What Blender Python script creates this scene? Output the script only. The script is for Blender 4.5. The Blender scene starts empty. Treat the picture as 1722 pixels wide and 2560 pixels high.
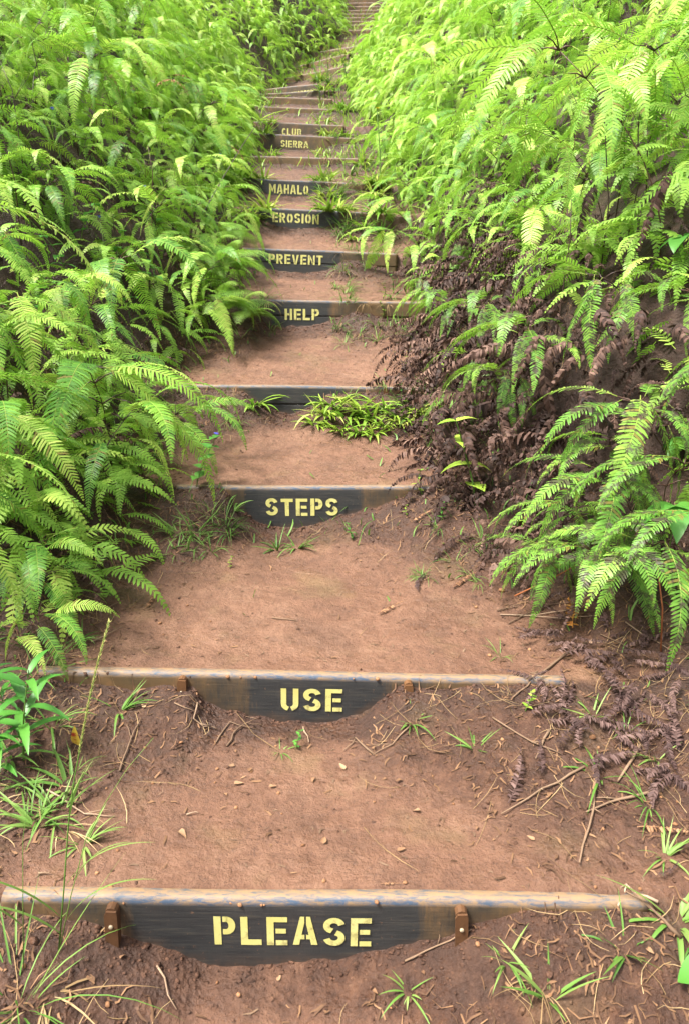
import bpy, math, random
import numpy as np
from mathutils import Vector, Matrix, Euler, noise

S = bpy.context.scene
COL = S.collection
R = math.radians

# ------------------------------------------------------------------ camera, sky, sun, exposure
U = 2.0                       # metres per survey unit
EYE = 1.63
PITCH = R(17.2)
FPX = 1747.0
cam_d = bpy.data.cameras.new('camera')
cam = bpy.data.objects.new('camera', cam_d); COL.objects.link(cam)
cam.location = (0, 0, EYE); cam.rotation_euler = (R(90) - PITCH, 0, 0)
cam_d.sensor_fit = 'VERTICAL'; cam_d.sensor_height = 36.0; cam_d.sensor_width = 36.0
cam_d.lens = FPX / 2560 * 36
cam_d.clip_start = 0.05; cam_d.clip_end = 600
cam_d.dof.use_dof = True; cam_d.dof.focus_distance = 3.0; cam_d.dof.aperture_fstop = 9.0
S.camera = cam

SUN_EL, SUN_AZ = R(62), R(-120)     # azimuth measured from +Y towards +X
w = bpy.data.worlds.new('World'); S.world = w; w.use_nodes = True
nt = w.node_tree; nt.nodes.clear()
sky = nt.nodes.new('ShaderNodeTexSky'); sky.sky_type = 'NISHITA'; sky.sun_disc = False
sky.sun_elevation = SUN_EL; sky.sun_rotation = SUN_AZ
sky.air_density = 1.0; sky.dust_density = 6.0; sky.ozone_density = 0.5
hsv = nt.nodes.new('ShaderNodeHueSaturation'); hsv.inputs['Saturation'].default_value = 0.25
bg = nt.nodes.new('ShaderNodeBackground'); bg.inputs['Strength'].default_value = 0.115
wo = nt.nodes.new('ShaderNodeOutputWorld')
nt.links.new(sky.outputs[0], hsv.inputs['Color']); nt.links.new(hsv.outputs[0], bg.inputs[0]); nt.links.new(bg.outputs[0], wo.inputs[0])
sd = bpy.data.lights.new('sun', 'SUN'); sd.energy = 3.6; sd.angle = R(13); sd.color = (1.0, 0.95, 0.86)
so = bpy.data.objects.new('sun', sd); COL.objects.link(so)
so.location = (-6, -4, 14)
so.rotation_euler = Vector((-math.sin(SUN_AZ)*math.cos(SUN_EL), -math.cos(SUN_AZ)*math.cos(SUN_EL), -math.sin(SUN_EL))).to_track_quat('-Z', 'Y').to_euler()
S.view_settings.view_transform = 'Standard'; S.view_settings.look = 'None'
S.view_settings.exposure = 1.7; S.view_settings.gamma = 1.0

# ------------------------------------------------------------------ helpers
def clamp(v, a=0.0, b=1.0): return a if v < a else b if v > b else v
def sstep(a, b, v):
    t = clamp((v - a) / (b - a)); return t*t*(3 - 2*t)
def lerp(a, b, t): return a + (b - a)*t
def interp(x, pts):
    if x <= pts[0][0]: return pts[0][1]
    for (x0, y0), (x1, y1) in zip(pts, pts[1:]):
        if x <= x1: return lerp(y0, y1, (x - x0)/(x1 - x0))
    return pts[-1][1]
def ray(px, py):
    tx = (px - 861)/FPX; ty = (py - 1280)/FPX
    c, s = math.cos(PITCH), math.sin(PITCH)
    return Vector((tx, c - ty*s, -s - ty*c))
def on_plane(px, py, Y):
    d = ray(px, py); k = Y/d.y
    return Vector((d.x*k, Y, EYE + d.z*k))

def tag(o, label=None, cat=None, group=None, kind=None):
    if label: o['label'] = label
    if cat: o['category'] = cat
    if group: o['group'] = group
    if kind: o['kind'] = kind
    return o
def empty(name, loc=(0, 0, 0), rz=0.0, sc=1.0):
    o = bpy.data.objects.new(name, None); COL.objects.link(o)
    o.empty_display_size = 0.05
    o.location = loc; o.rotation_euler = (0, 0, rz); o.scale = (sc, sc, sc)
    return o
def link(name, me, parent=None, loc=(0, 0, 0), rot=(0, 0, 0), sc=1.0):
    o = bpy.data.objects.new(name, me); COL.objects.link(o)
    o.parent = parent; o.location = loc; o.rotation_euler = rot
    o.scale = (sc, sc, sc) if not isinstance(sc, (tuple, list)) else sc
    return o
def copy_tree(o, parent=None):
    c = o.copy(); COL.objects.link(c); c.parent = parent
    for ch in list(o.children):
        copy_tree(ch, c)
    return c

class MB:
    """collects vertices and faces; a = per-vertex float attributes"""
    def __init__(s): s.v = []; s.f = []; s.a = {}; s.mi = []
    def vert(s, co, **at):
        i = len(s.v); s.v.append(tuple(co))
        for k, val in at.items():
            s.a.setdefault(k, {})[i] = val
        return i
    def face(s, *ids): s.f.append(ids)
    def mesh(s, name, mat, smooth=True):
        me = bpy.data.meshes.new(name); me.from_pydata(s.v, [], s.f)
        for k, dct in s.a.items():
            at = me.attributes.new(k, 'FLOAT', 'POINT')
            arr = np.zeros(len(s.v), np.float32)
            for i, val in dct.items(): arr[i] = val
            at.data.foreach_set('value', arr)
        if mat: me.materials.append(mat)
        if smooth: me.polygons.foreach_set('use_smooth', [True]*len(me.polygons))
        me.update(); return me
    def tube(s, pts, radii, n=6, **at):
        rings = []
        prev = None
        for i, p in enumerate(pts):
            p = Vector(p)
            a = Vector(pts[max(0, i-1)]); b = Vector(pts[min(len(pts)-1, i+1)])
            t = (b - a)
            t = t.normalized() if t.length > 1e-9 else Vector((0, 0, 1))
            ref = prev if prev is not None else (Vector((0, 0, 1)) if abs(t.z) < .9 else Vector((1, 0, 0)))
            x = (ref - t*ref.dot(t))
            x = x.normalized() if x.length > 1e-6 else t.orthogonal().normalized()
            prev = x; y = t.cross(x)
            r = radii[i] if isinstance(radii, (list, tuple)) else radii
            rings.append([s.vert(p + (x*math.cos(2*math.pi*k/n) + y*math.sin(2*math.pi*k/n))*r, **at) for k in range(n)])
        for ra, rb in zip(rings, rings[1:]):
            for k in range(n): s.face(ra[k], ra[(k+1) % n], rb[(k+1) % n], rb[k])
        s.face(*rings[0][::-1]); s.face(*rings[-1])
    def box(s, c, h, **at):
        x, y, z = c; a, b, d = h
        i = [s.vert((x+sx*a, y+sy*b, z+sz*d), **at) for sx in (-1, 1) for sy in (-1, 1) for sz in (-1, 1)]
        for q in ((0,1,3,2),(4,6,7,5),(0,4,5,1),(2,3,7,6),(0,2,6,4),(1,5,7,3)): s.face(*[i[k] for k in q])

# ------------------------------------------------------------------ materials
class NT:
    def __init__(s, name):
        s.m = bpy.data.materials.new(name); s.m.use_nodes = True
        s.t = s.m.node_tree; s.t.nodes.clear()
        s.out = s.n('ShaderNodeOutputMaterial')
    def n(s, typ, **kw):
        nd = s.t.nodes.new(typ)
        for k, v in kw.items(): setattr(nd, k, v)
        return nd
    def l(s, a, b): s.t.links.new(a, b)
    def inp(s, sock, v):
        if hasattr(v, 'is_linked') or isinstance(v, bpy.types.NodeSocket): s.l(v, sock)
        else: sock.default_value = v
    def attr(s, name): return s.n('ShaderNodeAttribute', attribute_name=name).outputs['Fac']
    def coord(s, which='Object'): return s.n('ShaderNodeTexCoord').outputs[which]
    def noise(s, scale, detail=4, rough=.6, vec=None, sc3=None, dist=0):
        nd = s.n('ShaderNodeTexNoise'); nd.inputs['Scale'].default_value = scale
        nd.inputs['Detail'].default_value = detail; nd.inputs['Roughness'].default_value = rough
        nd.inputs['Distortion'].default_value = dist
        vec = vec or s.coord()
        if sc3:
            mp = s.n('ShaderNodeMapping'); mp.inputs['Scale'].default_value = sc3; s.l(vec, mp.inputs[0]); vec = mp.outputs[0]
        s.l(vec, nd.inputs['Vector']); return nd.outputs['Fac']
    def math(s, op, a, b=0.0, c=None, cl=False):
        nd = s.n('ShaderNodeMath', operation=op, use_clamp=cl)
        s.inp(nd.inputs[0], a); s.inp(nd.inputs[1], b)
        if c is not None: s.inp(nd.inputs[2], c)
        return nd.outputs[0]
    def ramp(s, fac, stops, interp='LINEAR'):
        nd = s.n('ShaderNodeValToRGB'); cr = nd.color_ramp; cr.interpolation = interp
        while len(cr.elements) < len(stops): cr.elements.new(0.5)
        for e, (p, c) in zip(cr.elements, stops):
            e.position = p; e.color = (*c, 1) if len(c) == 3 else c
        s.inp(nd.inputs[0], fac); return nd.outputs[0]
    def rng(s, v, a, b, c=0.0, d=1.0):
        nd = s.n('ShaderNodeMapRange'); s.inp(nd.inputs[0], v)
        for i, q in enumerate((a, b, c, d)): s.inp(nd.inputs[i+1], q)
        return nd.outputs[0]
    def mix(s, f, a, b, blend='MIX'):
        nd = s.n('ShaderNodeMix', data_type='RGBA', blend_type=blend)
        s.inp(nd.inputs['Factor'], f)
        for k, v in ((6, a), (7, b)):
            if isinstance(v, tuple): v = (*v, 1) if len(v) == 3 else v
            s.inp(nd.inputs[k], v)
        return nd.outputs[2]
    def bump(s, h, strength=.5, dist=.01, normal=None):
        nd = s.n('ShaderNodeBump'); nd.inputs['Strength'].default_value = strength; nd.inputs['Distance'].default_value = dist
        s.l(h, nd.inputs['Height'])
        if normal is not None: s.l(normal, nd.inputs['Normal'])
        return nd.outputs[0]
    def bsdf(s, col, rough=.7, spec=.3, normal=None, trans=0.0, tcol=None):
        p = s.n('ShaderNodeBsdfPrincipled')
        s.inp(p.inputs['Base Color'], (*col, 1) if isinstance(col, tuple) else col)
        s.inp(p.inputs['Roughness'], rough); s.inp(p.inputs['Specular IOR Level'], spec)
        if normal is not None: s.l(normal, p.inputs['Normal'])
        sh = p.outputs[0]
        if trans:
            t = s.n('ShaderNodeBsdfTranslucent'); s.inp(t.inputs[0], tcol if tcol is not None else ((*col, 1) if isinstance(col, tuple) else col))
            mx = s.n('ShaderNodeMixShader'); mx.inputs[0].default_value = trans
            s.l(sh, mx.inputs[1]); s.l(t.outputs[0], mx.inputs[2]); sh = mx.outputs[0]
        s.l(sh, s.out.inputs[0]); return s.m

def m_mud():
    t = NT('mud'); co = t.coord()
    trod = t.attr('trod'); damp_shade = t.attr('damp_shade')
    n1 = t.noise(2.3, 5, .6, co); n2 = t.noise(17, 7, .7, co); n3 = t.noise(85, 4, .7, co)
    vor = t.n('ShaderNodeTexVoronoi'); vor.inputs['Scale'].default_value = 60; t.l(co, vor.inputs['Vector'])
    soil = t.ramp(n2, [(.25, (.024, .010, .005)), (.5, (.062, .025, .012)), (.75, (.122, .054, .026))])
    tread = t.ramp(t.math('ADD', t.math('MULTIPLY', n2, .5), t.math('MULTIPLY', n1, .5)),
                   [(.3, (.086, .039, .022)), (.5, (.138, .066, .038)), (.7, (.192, .103, .064))])
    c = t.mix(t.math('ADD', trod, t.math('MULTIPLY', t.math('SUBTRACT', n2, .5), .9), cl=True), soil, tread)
    fl = t.ramp(n3, [(.53, (0, 0, 0)), (.63, (1, 1, 1))])
    patchy = t.ramp(t.noise(5.5, 4, .65, co), [(.38, (.15, .15, .15)), (.62, (1, 1, 1))])
    c = t.mix(t.math('MULTIPLY', t.math('MULTIPLY', fl, .7), patchy), c, (.055, .026, .017))
    n4 = t.ramp(t.noise(27, 7, .78, co, dist=.5), [(.56, (0, 0, 0)), (.60, (1, 1, 1)), (.66, (.3, .3, .3))])
    c = t.mix(t.math('MULTIPLY', n4, .45), c, (.060, .030, .020))
    fl2 = t.ramp(t.noise(48, 5, .7, co, sc3=(1, 1.5, 1)), [(.62, (0, 0, 0)), (.72, (1, 1, 1))])
    c = t.mix(t.math('MULTIPLY', fl2, .35), c, (.29, .175, .11))
    wet = t.ramp(t.noise(3.6, 6, .68, co), [(.48, (0, 0, 0)), (.64, (1, 1, 1))])
    c = t.mix(t.math('MULTIPLY', wet, .42), c, (.062, .030, .018))
    # clayey yellow-olive stains
    st = t.ramp(t.noise(3.1, 4, .6, co), [(.55, (0, 0, 0)), (.75, (1, 1, 1))])
    c = t.mix(t.math('MULTIPLY', st, .4), c, (.155, .105, .045))
    c = t.mix(t.math('MULTIPLY', damp_shade, .75), c, (.020, .010, .007))  # damp soil on the mounds, painted near-black shade under the bank ferns
    h = t.math('ADD', t.math('MULTIPLY', n2, .8), t.math('ADD', t.math('MULTIPLY', t.math('MULTIPLY', n3, patchy), .22), t.math('MULTIPLY', vor.outputs['Distance'], t.rng(trod, 0, 1, .22, .03))))
    nrm = t.bump(h, .95, .034)
    rough = t.math('SUBTRACT', t.rng(t.noise(7, 4, .6, co), .35, .65, .42, .82), t.math('MULTIPLY', wet, .12))
    return t.bsdf(c, rough, .4, nrm)

def m_fern(name, stops, spots=0.0, trans=.38, tint=(.34, .55, .09), brown=True):
    t = NT(name)
    oi = t.n('ShaderNodeObjectInfo').outputs['Random']
    f = t.math('ADD', t.math('MULTIPLY', oi, .68), t.math('MULTIPLY', t.attr('rnd'), .32))
    c = t.ramp(f, stops)
    tip = t.attr('tip')
    c = t.mix(t.math('MULTIPLY', tip, .22), c, tint)
    rib = t.attr('rib')
    if brown:
        bm = t.rng(t.attr('rnd'), .955, .97)
        c = t.mix(t.math('MULTIPLY', bm, .8), c, (.17, .095, .035))
        ym = t.rng(t.math('ADD', t.math('MULTIPLY', tip, .8), t.math('MULTIPLY', t.attr('rnd'), .3)), .93, 1.05)
        c = t.mix(t.math('MULTIPLY', ym, t.math('MULTIPLY', oi, .9)), c, (.42, .33, .06))
    c = t.mix(rib, c, (.30, .36, .07))
    if spots:
        nz = t.noise(38, 3, .6, t.coord()); big = t.noise(9, 2, .5, t.coord())
        m = t.ramp(t.math('ADD', t.math('MULTIPLY', nz, .6), t.math('MULTIPLY', big, .4)), [(.50, (0, 0, 0)), (.57, (1, 1, 1))])
        c = t.mix(t.math('MULTIPLY', m, spots), c, (.05, .028, .03))
    tc = t.mix(.5, c, (.26, .50, .03))
    return t.bsdf(c, .46, .32, None, trans, tc)

def m_plain(name, stops, rough=.7, spec=.25, trans=0.0, scale=20, bump=0.0, objrand=True):
    t = NT(name); co = t.coord()
    n1 = t.noise(scale, 4, .6, co)
    f = n1
    if objrand:
        oi = t.n('ShaderNodeObjectInfo').outputs['Random']
        f = t.math('ADD', t.math('MULTIPLY', oi, .4), t.math('ADD', t.math('MULTIPLY', t.attr('rnd'), .35), t.math('MULTIPLY', n1, .35)))
    c = t.ramp(f, stops)
    return t.bsdf(c, rough, spec, t.bump(n1, bump, .004) if bump else None, trans)

def m_board():
    t = NT('composite_lumber'); co = t.coord()
    dirt = t.attr('dirt'); top = t.attr('top'); low = t.attr('low')
    streak = t.noise(6, 6, .7, co, sc3=(14, 4, 1.3))
    hstr = t.noise(5, 5, .7, co, sc3=(1.2, 6, 22))
    blot = t.noise(5, 5, .65, co)
    dark = t.ramp(hstr, [(.3, (.011, .014, .018)), (.55, (.025, .028, .030)), (.8, (.066, .059, .044))])
    och = t.ramp(blot, [(.3, (.048, .038, .022)), (.55, (.105, .064, .028)), (.75, (.20, .105, .042))])
    f = t.math('ADD', t.math('MULTIPLY', dirt, 1.0), t.math('MULTIPLY', t.math('SUBTRACT', t.math('ADD', t.math('MULTIPLY', streak, .6), t.math('MULTIPLY', blot, .4)), .5), 1.5))
    f = t.ramp(f, [(.15, (.06, .06, .06)), (.72, (1, 1, 1))])
    c = t.mix(f, dark, och)
    c = t.mix(t.math('MULTIPLY', low, t.ramp(t.noise(14, 5, .7, co), [(.35, (.15, .15, .15)), (.6, (1, 1, 1))])), c, (.12, .060, .028))
    spl = t.ramp(t.noise(55, 3, .7, co), [(.64, (0, 0, 0)), (.69, (1, 1, 1))])
    c = t.mix(t.math('MULTIPLY', spl, .5), c, (.16, .085, .045))
    scr = t.noise(9, 6, .75, co, sc3=(2.2, 12, 6), dist=.6)
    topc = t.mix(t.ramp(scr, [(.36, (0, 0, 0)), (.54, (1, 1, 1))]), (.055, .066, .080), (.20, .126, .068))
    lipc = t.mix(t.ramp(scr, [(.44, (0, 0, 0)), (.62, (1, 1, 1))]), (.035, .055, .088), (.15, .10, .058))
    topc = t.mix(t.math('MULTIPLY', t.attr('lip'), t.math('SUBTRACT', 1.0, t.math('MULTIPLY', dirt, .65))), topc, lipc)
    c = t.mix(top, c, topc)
    r = t.rng(blot, .3, .7, .45, .72)
    return t.bsdf(c, r, .35, t.bump(t.math('ADD', hstr, streak), .35, .004))

def m_paint():
    t = NT('yellow_stencil_paint'); co = t.coord()
    n = t.noise(30, 6, .75, co); n2 = t.noise(9, 3, .5, co)
    c = t.ramp(n2, [(.3, (.44, .41, .12)), (.7, (.54, .51, .20))])
    m = t.ramp(t.math('ADD', t.math('MULTIPLY', n, .7), t.math('MULTIPLY', n2, .3)), [(.52, (0, 0, 0)), (.62, (1, 1, 1))])
    wear = t.attr('wear')
    c = t.mix(t.math('MULTIPLY', m, t.math('ADD', .6, wear, cl=True)), c, (.16, .12, .045))
    return t.bsdf(c, .6, .3)

FERN_STOPS = [(.0, (.02, .085, .016)), (.25, (.065, .20, .026)), (.5, (.19, .38, .045)), (.78, (.36, .53, .09)), (1, (.54, .58, .16))]
MUD = m_mud()
M_FERN = m_fern('fern_green', FERN_STOPS)
M_FERNSPOT = m_fern('fern_spotted', [(.0, (.045, .13, .02)), (.4, (.10, .25, .032)), (.8, (.20, .37, .05)), (1, (.32, .42, .07))], .9)
M_LACE = m_fern('fern_lacy', [(.0, (.13, .30, .045)), (.5, (.22, .40, .07)), (1, (.32, .48, .10))])
M_DEAD = m_plain('fern_dead', [(.2, (.012, .007, .006)), (.45, (.036, .019, .015)), (.7, (.090, .050, .038)), (1, (.23, .14, .10))], .7, .25, .08, 25)
M_TANFROND = m_plain('fern_tan', [(.2, (.16, .075, .04)), (.8, (.34, .19, .10))], .75, .2, .1, 25)
M_ORANGE = m_plain('fern_orange', [(.2, (.30, .10, .02)), (.8, (.45, .24, .05))], .7, .2, .2, 25)
M_STEM = m_plain('wiry_stem', [(.2, (.022, .012, .010)), (.6, (.060, .028, .018)), (1, (.12, .055, .03))], .45, .4, 0, 15)
M_REDSTEM = m_plain('red_stem', [(.2, (.12, .035, .012)), (.8, (.25, .085, .03))], .5, .3, 0, 15)
M_GRASS = m_plain('grass_blade', [(.2, (.045, .115, .018)), (.55, (.10, .205, .034)), (1, (.22, .29, .08))], .5, .3, .3, 12)
M_STRAW = m_plain('dry_straw', [(.2, (.13, .080, .038)), (.6, (.25, .165, .080)), (1, (.42, .31, .17))], .8, .2, .15, 12)
M_LEAF = m_plain('broad_leaf', [(.2, (.028, .115, .018)), (.6, (.065, .21, .03)), (1, (.12, .30, .045))], .42, .4, .3, 9, .2)
M_LIME = m_plain('lime_leaf', [(.2, (.22, .42, .04)), (.8, (.42, .56, .08))], .5, .3, .4, 9, .2)
M_BLADE = m_plain('yellowgreen_blade', [(.2, (.09, .22, .02)), (.6, (.22, .34, .035)), (1, (.42, .40, .12))], .45, .35, .3, 14)
M_DRY = m_plain('dry_leaf', [(.2, (.10, .050, .027)), (.6, (.20, .11, .058)), (1, (.34, .22, .13))], .75, .25, .1, 30, .4)
M_TWIG = m_plain('twig_bark', [(.2, (.075, .045, .028)), (.6, (.17, .11, .07)), (1, (.32, .23, .16))], .8, .2, 0, 30, .5)
M_STONE = m_plain('stone', [(.2, (.16, .075, .035)), (.8, (.34, .18, .09))], .75, .25, 0, 12, .5)
M_BLUE = m_plain('blue_petal', [(.2, (.05, .06, .55)), (.8, (.14, .15, .75))], .5, .3, .2, 20)
M_YFLOWER = m_plain('yellow_petal', [(.2, (.6, .42, .02)), (.8, (.75, .6, .05))], .5, .3, .2, 20)
M_REDYEL = m_plain('yellow_red_leaf', [(.35, (.30, .03, .02)), (.5, (.55, .40, .05)), (.8, (.60, .52, .06))], .5, .3, .25, 26, 0, False)
M_RUST = m_plain('rusty_iron', [(.2, (.055, .024, .010)), (.6, (.125, .056, .020)), (1, (.22, .115, .05))], .7, .3, 0, 40, .4)
M_BOLT = m_plain('bolt_steel', [(.2, (.20, .15, .09)), (.8, (.42, .36, .26))], .4, .5, 0, 50)
M_LITTER = m_plain('litter', [(.1, (.028, .015, .010)), (.4, (.085, .045, .025)), (.65, (.19, .105, .055)), (.9, (.36, .23, .13))], .8, .2, .05, 18)
M_BOARD = m_board(); M_PAINT = m_paint()
M_SEED = m_plain('seed_head', [(.2, (.28, .28, .07)), (.8, (.46, .44, .16))], .7, .2, .2, 60)

# ------------------------------------------------------------------ the step boards: survey
BOARDS = [  # Y-left, Y-right (units), left px, right px, text (string, x0, x1, y0, y1, wear), dark patch px, soil profile px
 dict(y=(.775, .775), L=(2, 2244), Rr=(1624, 2258), text=('PLEASE', 535, 928, 2291, 2361, 0), patch=(330, 1040),
      prof=[(2,2280),(71,2282),(208,2309),(275,2325),(329,2342),(384,2356),(472,2394),(527,2409),(658,2405),(860,2400),(942,2387),(1025,2368),(1129,2343),(1168,2305),(1245,2294),(1322,2280),(1437,2274),(1624,2277)]),
 dict(y=(1.224, 1.224), L=(96, 1676), Rr=(1415, 1702), text=('USE', 703, 857, 1721, 1777, .1), patch=(633, 960),
      prof=[(96,1686),(165,1702),(241,1716),(329,1727),(428,1713),(483,1713),(510,1746),(549,1765),(625,1787),(713,1798),(768,1808),(860,1799),(893,1786),(942,1761),(992,1722),(1041,1722),(1080,1725),(1146,1717),(1212,1708),(1330,1706),(1415,1706)]),
 dict(y=(1.962, 1.962), L=(440, 1216), Rr=(1110, 1217), text=('STEPS', 664, 845, 1246, 1289, 0), patch=(616, 900),
      prof=[(440,1224),(521,1224),(560,1228),(594,1268),(618,1285),(642,1309),(671,1318),(739,1320),(788,1311),(827,1302),(885,1282),(933,1270),(982,1251),(1030,1229),(1110,1226)]),
 dict(y=(2.6, 2.6), L=(445, 961), Rr=(1060, 968), text=None, patch=(620, 860), planks=2,
      prof=[(445,971),(497,972),(570,972),(608,976),(618,984),(671,1016),(700,1030),(734,1035),(759,1025),(797,1008),(817,990),(885,984),(957,980),(1060,980)]),
 dict(y=(3.30, 3.30), L=(625, 748), Rr=(1067, 755), text=('HELP', 712.5, 798.6, 772, 800, .25), patch=(681, 822), planks=2,
      prof=[(625,759),(640,770),(660,806),(681,816),(774,820),(810,813),(846,795),(881,783),(917,783),(953,791),(1006,802),(1067,795)]),
 dict(y=(3.93, 3.93), L=(606, 618), Rr=(994, 633), text=('PREVENT', 673, 808, 637, 661, .1), patch=(646, 848), planks=2,
      prof=[(606,627),(624,645),(649,670),(703,683),(774,684),(817,677),(842,663),(863,650),(899,650),(946,666),(994,684)]),
 dict(y=(4.42, 4.42), L=(606, 516), Rr=(979, 533), text=('EROSION', 682.5, 798.5, 534, 558, .15), patch=(653, 845),
      prof=[(606,531),(653,549),(689,566),(738,574),(810,571),(838,561),(881,558),(917,558),(953,570),(979,570)]),
 dict(y=(4.96, 4.96), L=(610, 444.5), Rr=(935, 459), text=('MAHALO', 674, 772.5, 461.5, 484.5, .2), patch=(655, 793),
      prof=[(610,470),(685,490),(738,493),(774,489),(803,475),(831,465),(863,471),(917,478),(935,479)]),
 dict(y=(5.75, 5.75), L=(600, 388.5), Rr=(917, 396), text=None, patch=None, prof=[(600,398),(640,407),(760,414),(830,409),(917,404)]),
 dict(y=(6.55, 6.55), L=(636, 332), Rr=(913, 346), text=('SIERRA', 703, 772.5, 352, 369, .5), patch=(690, 745),
      prof=[(636,364),(658,371),(740,377),(810,376),(831,364),(870,360),(913,360)]),
 dict(y=(6.9, 6.9), L=(634, 302.5), Rr=(860, 313), text=('CLUB', 706, 755, 321.5, 339, .25), patch=(685, 778), prof=[(634,334),(860,340)]),
 dict(y=(7.8, 7.8), L=(640, 264.5), Rr=(835, 273), text=None, patch=None, prof=[(640,272),(700,286),(780,284),(835,279)]),
 dict(y=(8.5, 8.5), L=(626, 240), Rr=(830, 247), text=None, patch=None, prof=[(626,258),(830,264)]),
 dict(y=(8.9, 8.8), L=(620, 236), Rr=(812, 225.5), text=None, patch=(730, 790), prof=[(620,245),(812,240)]),
 dict(y=(9.35, 9.15), L=(638, 224.5), Rr=(800, 208.5), text=('CHAPTER', 728, 786, 229.5, 243, .9), patch=(720, 790), prof=[(638,238),(800,228)]),
 dict(y=(10.15, 9.75), L=(712, 195), Rr=(860, 165), text=None, patch=None, prof=[(712,208),(860,184)]),
 dict(y=(10.9, 10.5), L=(729, 168.5), Rr=(862, 135), text=None, patch=None, prof=[(729,180),(862,150)]),
 dict(y=(11.7, 11.4), L=(790, 130), Rr=(930, 108), text=None, patch=None, prof=[(790,142),(930,120)]),
 dict(y=(12.6, 12.6), L=(852, 77), Rr=(990, 70), text=None, patch=None, prof=[(852,92),(990,84)]),
] + [dict(y=(13.3 + .17*k,)*2, L=(852 + k*1.2, 62 - 9.2*k), Rr=(960 + k*1.2, 61 - 9.2*k), text=None, patch=None, stack=1,
          prof=[(852, 71 - 9.2*k), (960, 70 - 9.2*k)]) for k in range(8)]
BT = 0.042   # board thickness
for b in BOARDS:
    b['PL'] = on_plane(*b['L'], b['y'][0]*U); b['PR'] = on_plane(*b['Rr'], b['y'][1]*U)
    c = (b['PL'] + b['PR'])/2; dv = b['PR'] - b['PL']
    b['c'] = c; b['hl'] = math.hypot(dv.x, dv.y)/2; b['yaw'] = math.atan2(dv.y, dv.x); b['roll'] = math.atan2(dv.z, math.hypot(dv.x, dv.y))
    pr = []
    for px, py in b['prof']:
        f = clamp((px - b['L'][0])/(b['Rr'][0] - b['L'][0]))
        p = on_plane(px, py, lerp(b['PL'].y, b['PR'].y, f)); zt = lerp(b['PL'].z, b['PR'].z, f)
        pr.append((p.x, clamp(zt - p.z, .015, .24)))
    b['e'] = sorted(pr); b['E'] = max(q[1] for q in pr)
NB = len(BOARDS)
def bY(i, x):
    b = BOARDS[i]; dx = clamp(x - b['c'].x, -b['hl'], b['hl'])
    return b['c'].y + math.tan(b['yaw'])*dx
def bTop(i, x):
    b = BOARDS[i]; dx = clamp(x - b['c'].x, -b['hl'], b['hl'])
    return b['c'].z + math.tan(b['roll'])*dx
CLINE = [(-6, -.1)] + [(b['c'].y, b['c'].x) for b in BOARDS] + [(60, BOARDS[-1]['c'].x + 4)]
CLINE.sort()
RAMP = [(-6, -.75), (-1, -.30), (BOARDS[0]['c'].y - .5, -.20)] + [(b['c'].y, b['c'].z - .07) for b in BOARDS]
ylast, zlast = BOARDS[-1]['c'].y, BOARDS[-1]['c'].z
RAMP += [(ylast + 12, zlast + 5.0), (ylast + 60, zlast + 20), (ylast + 300, zlast + 40)]
def xc(y): return interp(y, CLINE)
def ramp(y): return interp(y, RAMP)
HWL = [(-6, 1.2), (1.5, 1.02), (2.4, .98), (3.0, .86), (3.4, .90), (3.9, .92), (5.2, 1.02), (6.6, .92), (8, .90), (13, .92), (17, .72), (30, .7)]
HWR = [(-6, 1.4), (1.5, 1.12), (2.4, 1.25), (3.2, 1.05), (3.9, .82), (5.2, .80), (6.6, .86), (8, 1.08), (9, 1.22), (13, 1.32), (17, 1.35), (22, 1.25), (30, .9)]
def hw(y, side): return interp(y, HWL if side < 0 else HWR)
def nz(x, y, s, o=0.0): return noise.noise(Vector((x*s + o, y*s - o, o*.37)))
def stepped(x, y):
    k = -1
    for i in range(NB):
        if y >= bY(i, x) - 1e-4: k = i
        else: break
    if k >= 0 and y <= bY(k, x) + BT + .002: return bTop(k, x) - .012, 0.0, 1.0
    if k == NB - 1:
        return bTop(k, x) + (y - bY(k, x))*.30, 0, 1.0
    y1 = bY(k+1, x); e = interp(x, BOARDS[k+1]['e']); e = max(.012, e + nz(x, k*3.7, 14, 2.2)*.010 + nz(x, k*3.7, 45, 6.2)*.006); E = BOARDS[k+1]['E']; zt = bTop(k+1, x)
    if k < 0: y0 = y1 - 1.5; z0 = zt - E - .12
    else: y0 = bY(k, x) + BT; z0 = bTop(k, x) - .008
    L = max(.05, y1 - y0); v = (y - y0)/L
    zb = zt - E
    if v < 0: tr = z0 + v*L*.22
    else: tr = lerp(z0, zb, v**1.35)
    dist = (y1 - y)
    fall = .26 + .25*sstep(.4, .9, abs(x - BOARDS[k+1]['c'].x))
    fall = min(fall, L*.55)
    m = (E - e)*math.exp(-(max(0, dist)/fall)**1.6)
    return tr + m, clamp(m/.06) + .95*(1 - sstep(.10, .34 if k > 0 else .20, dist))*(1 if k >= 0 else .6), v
def bank(d0, y, side):
    if d0 <= 0: return 0.0
    a = sstep(1.6, 4.2, y)
    st = 1.16 if side > 0 else 1.12
    z = st*(math.sqrt(d0*d0 + .04) - .2) if d0 < 1.7 else st*(math.sqrt(1.7**2 + .04) - .2) + (d0 - 1.7)*.46
    low = .10*d0 if d0 < 3 else .3
    if d0 > 9: z -= (d0 - 9)*.30
    return lerp(low, z, a)
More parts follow.
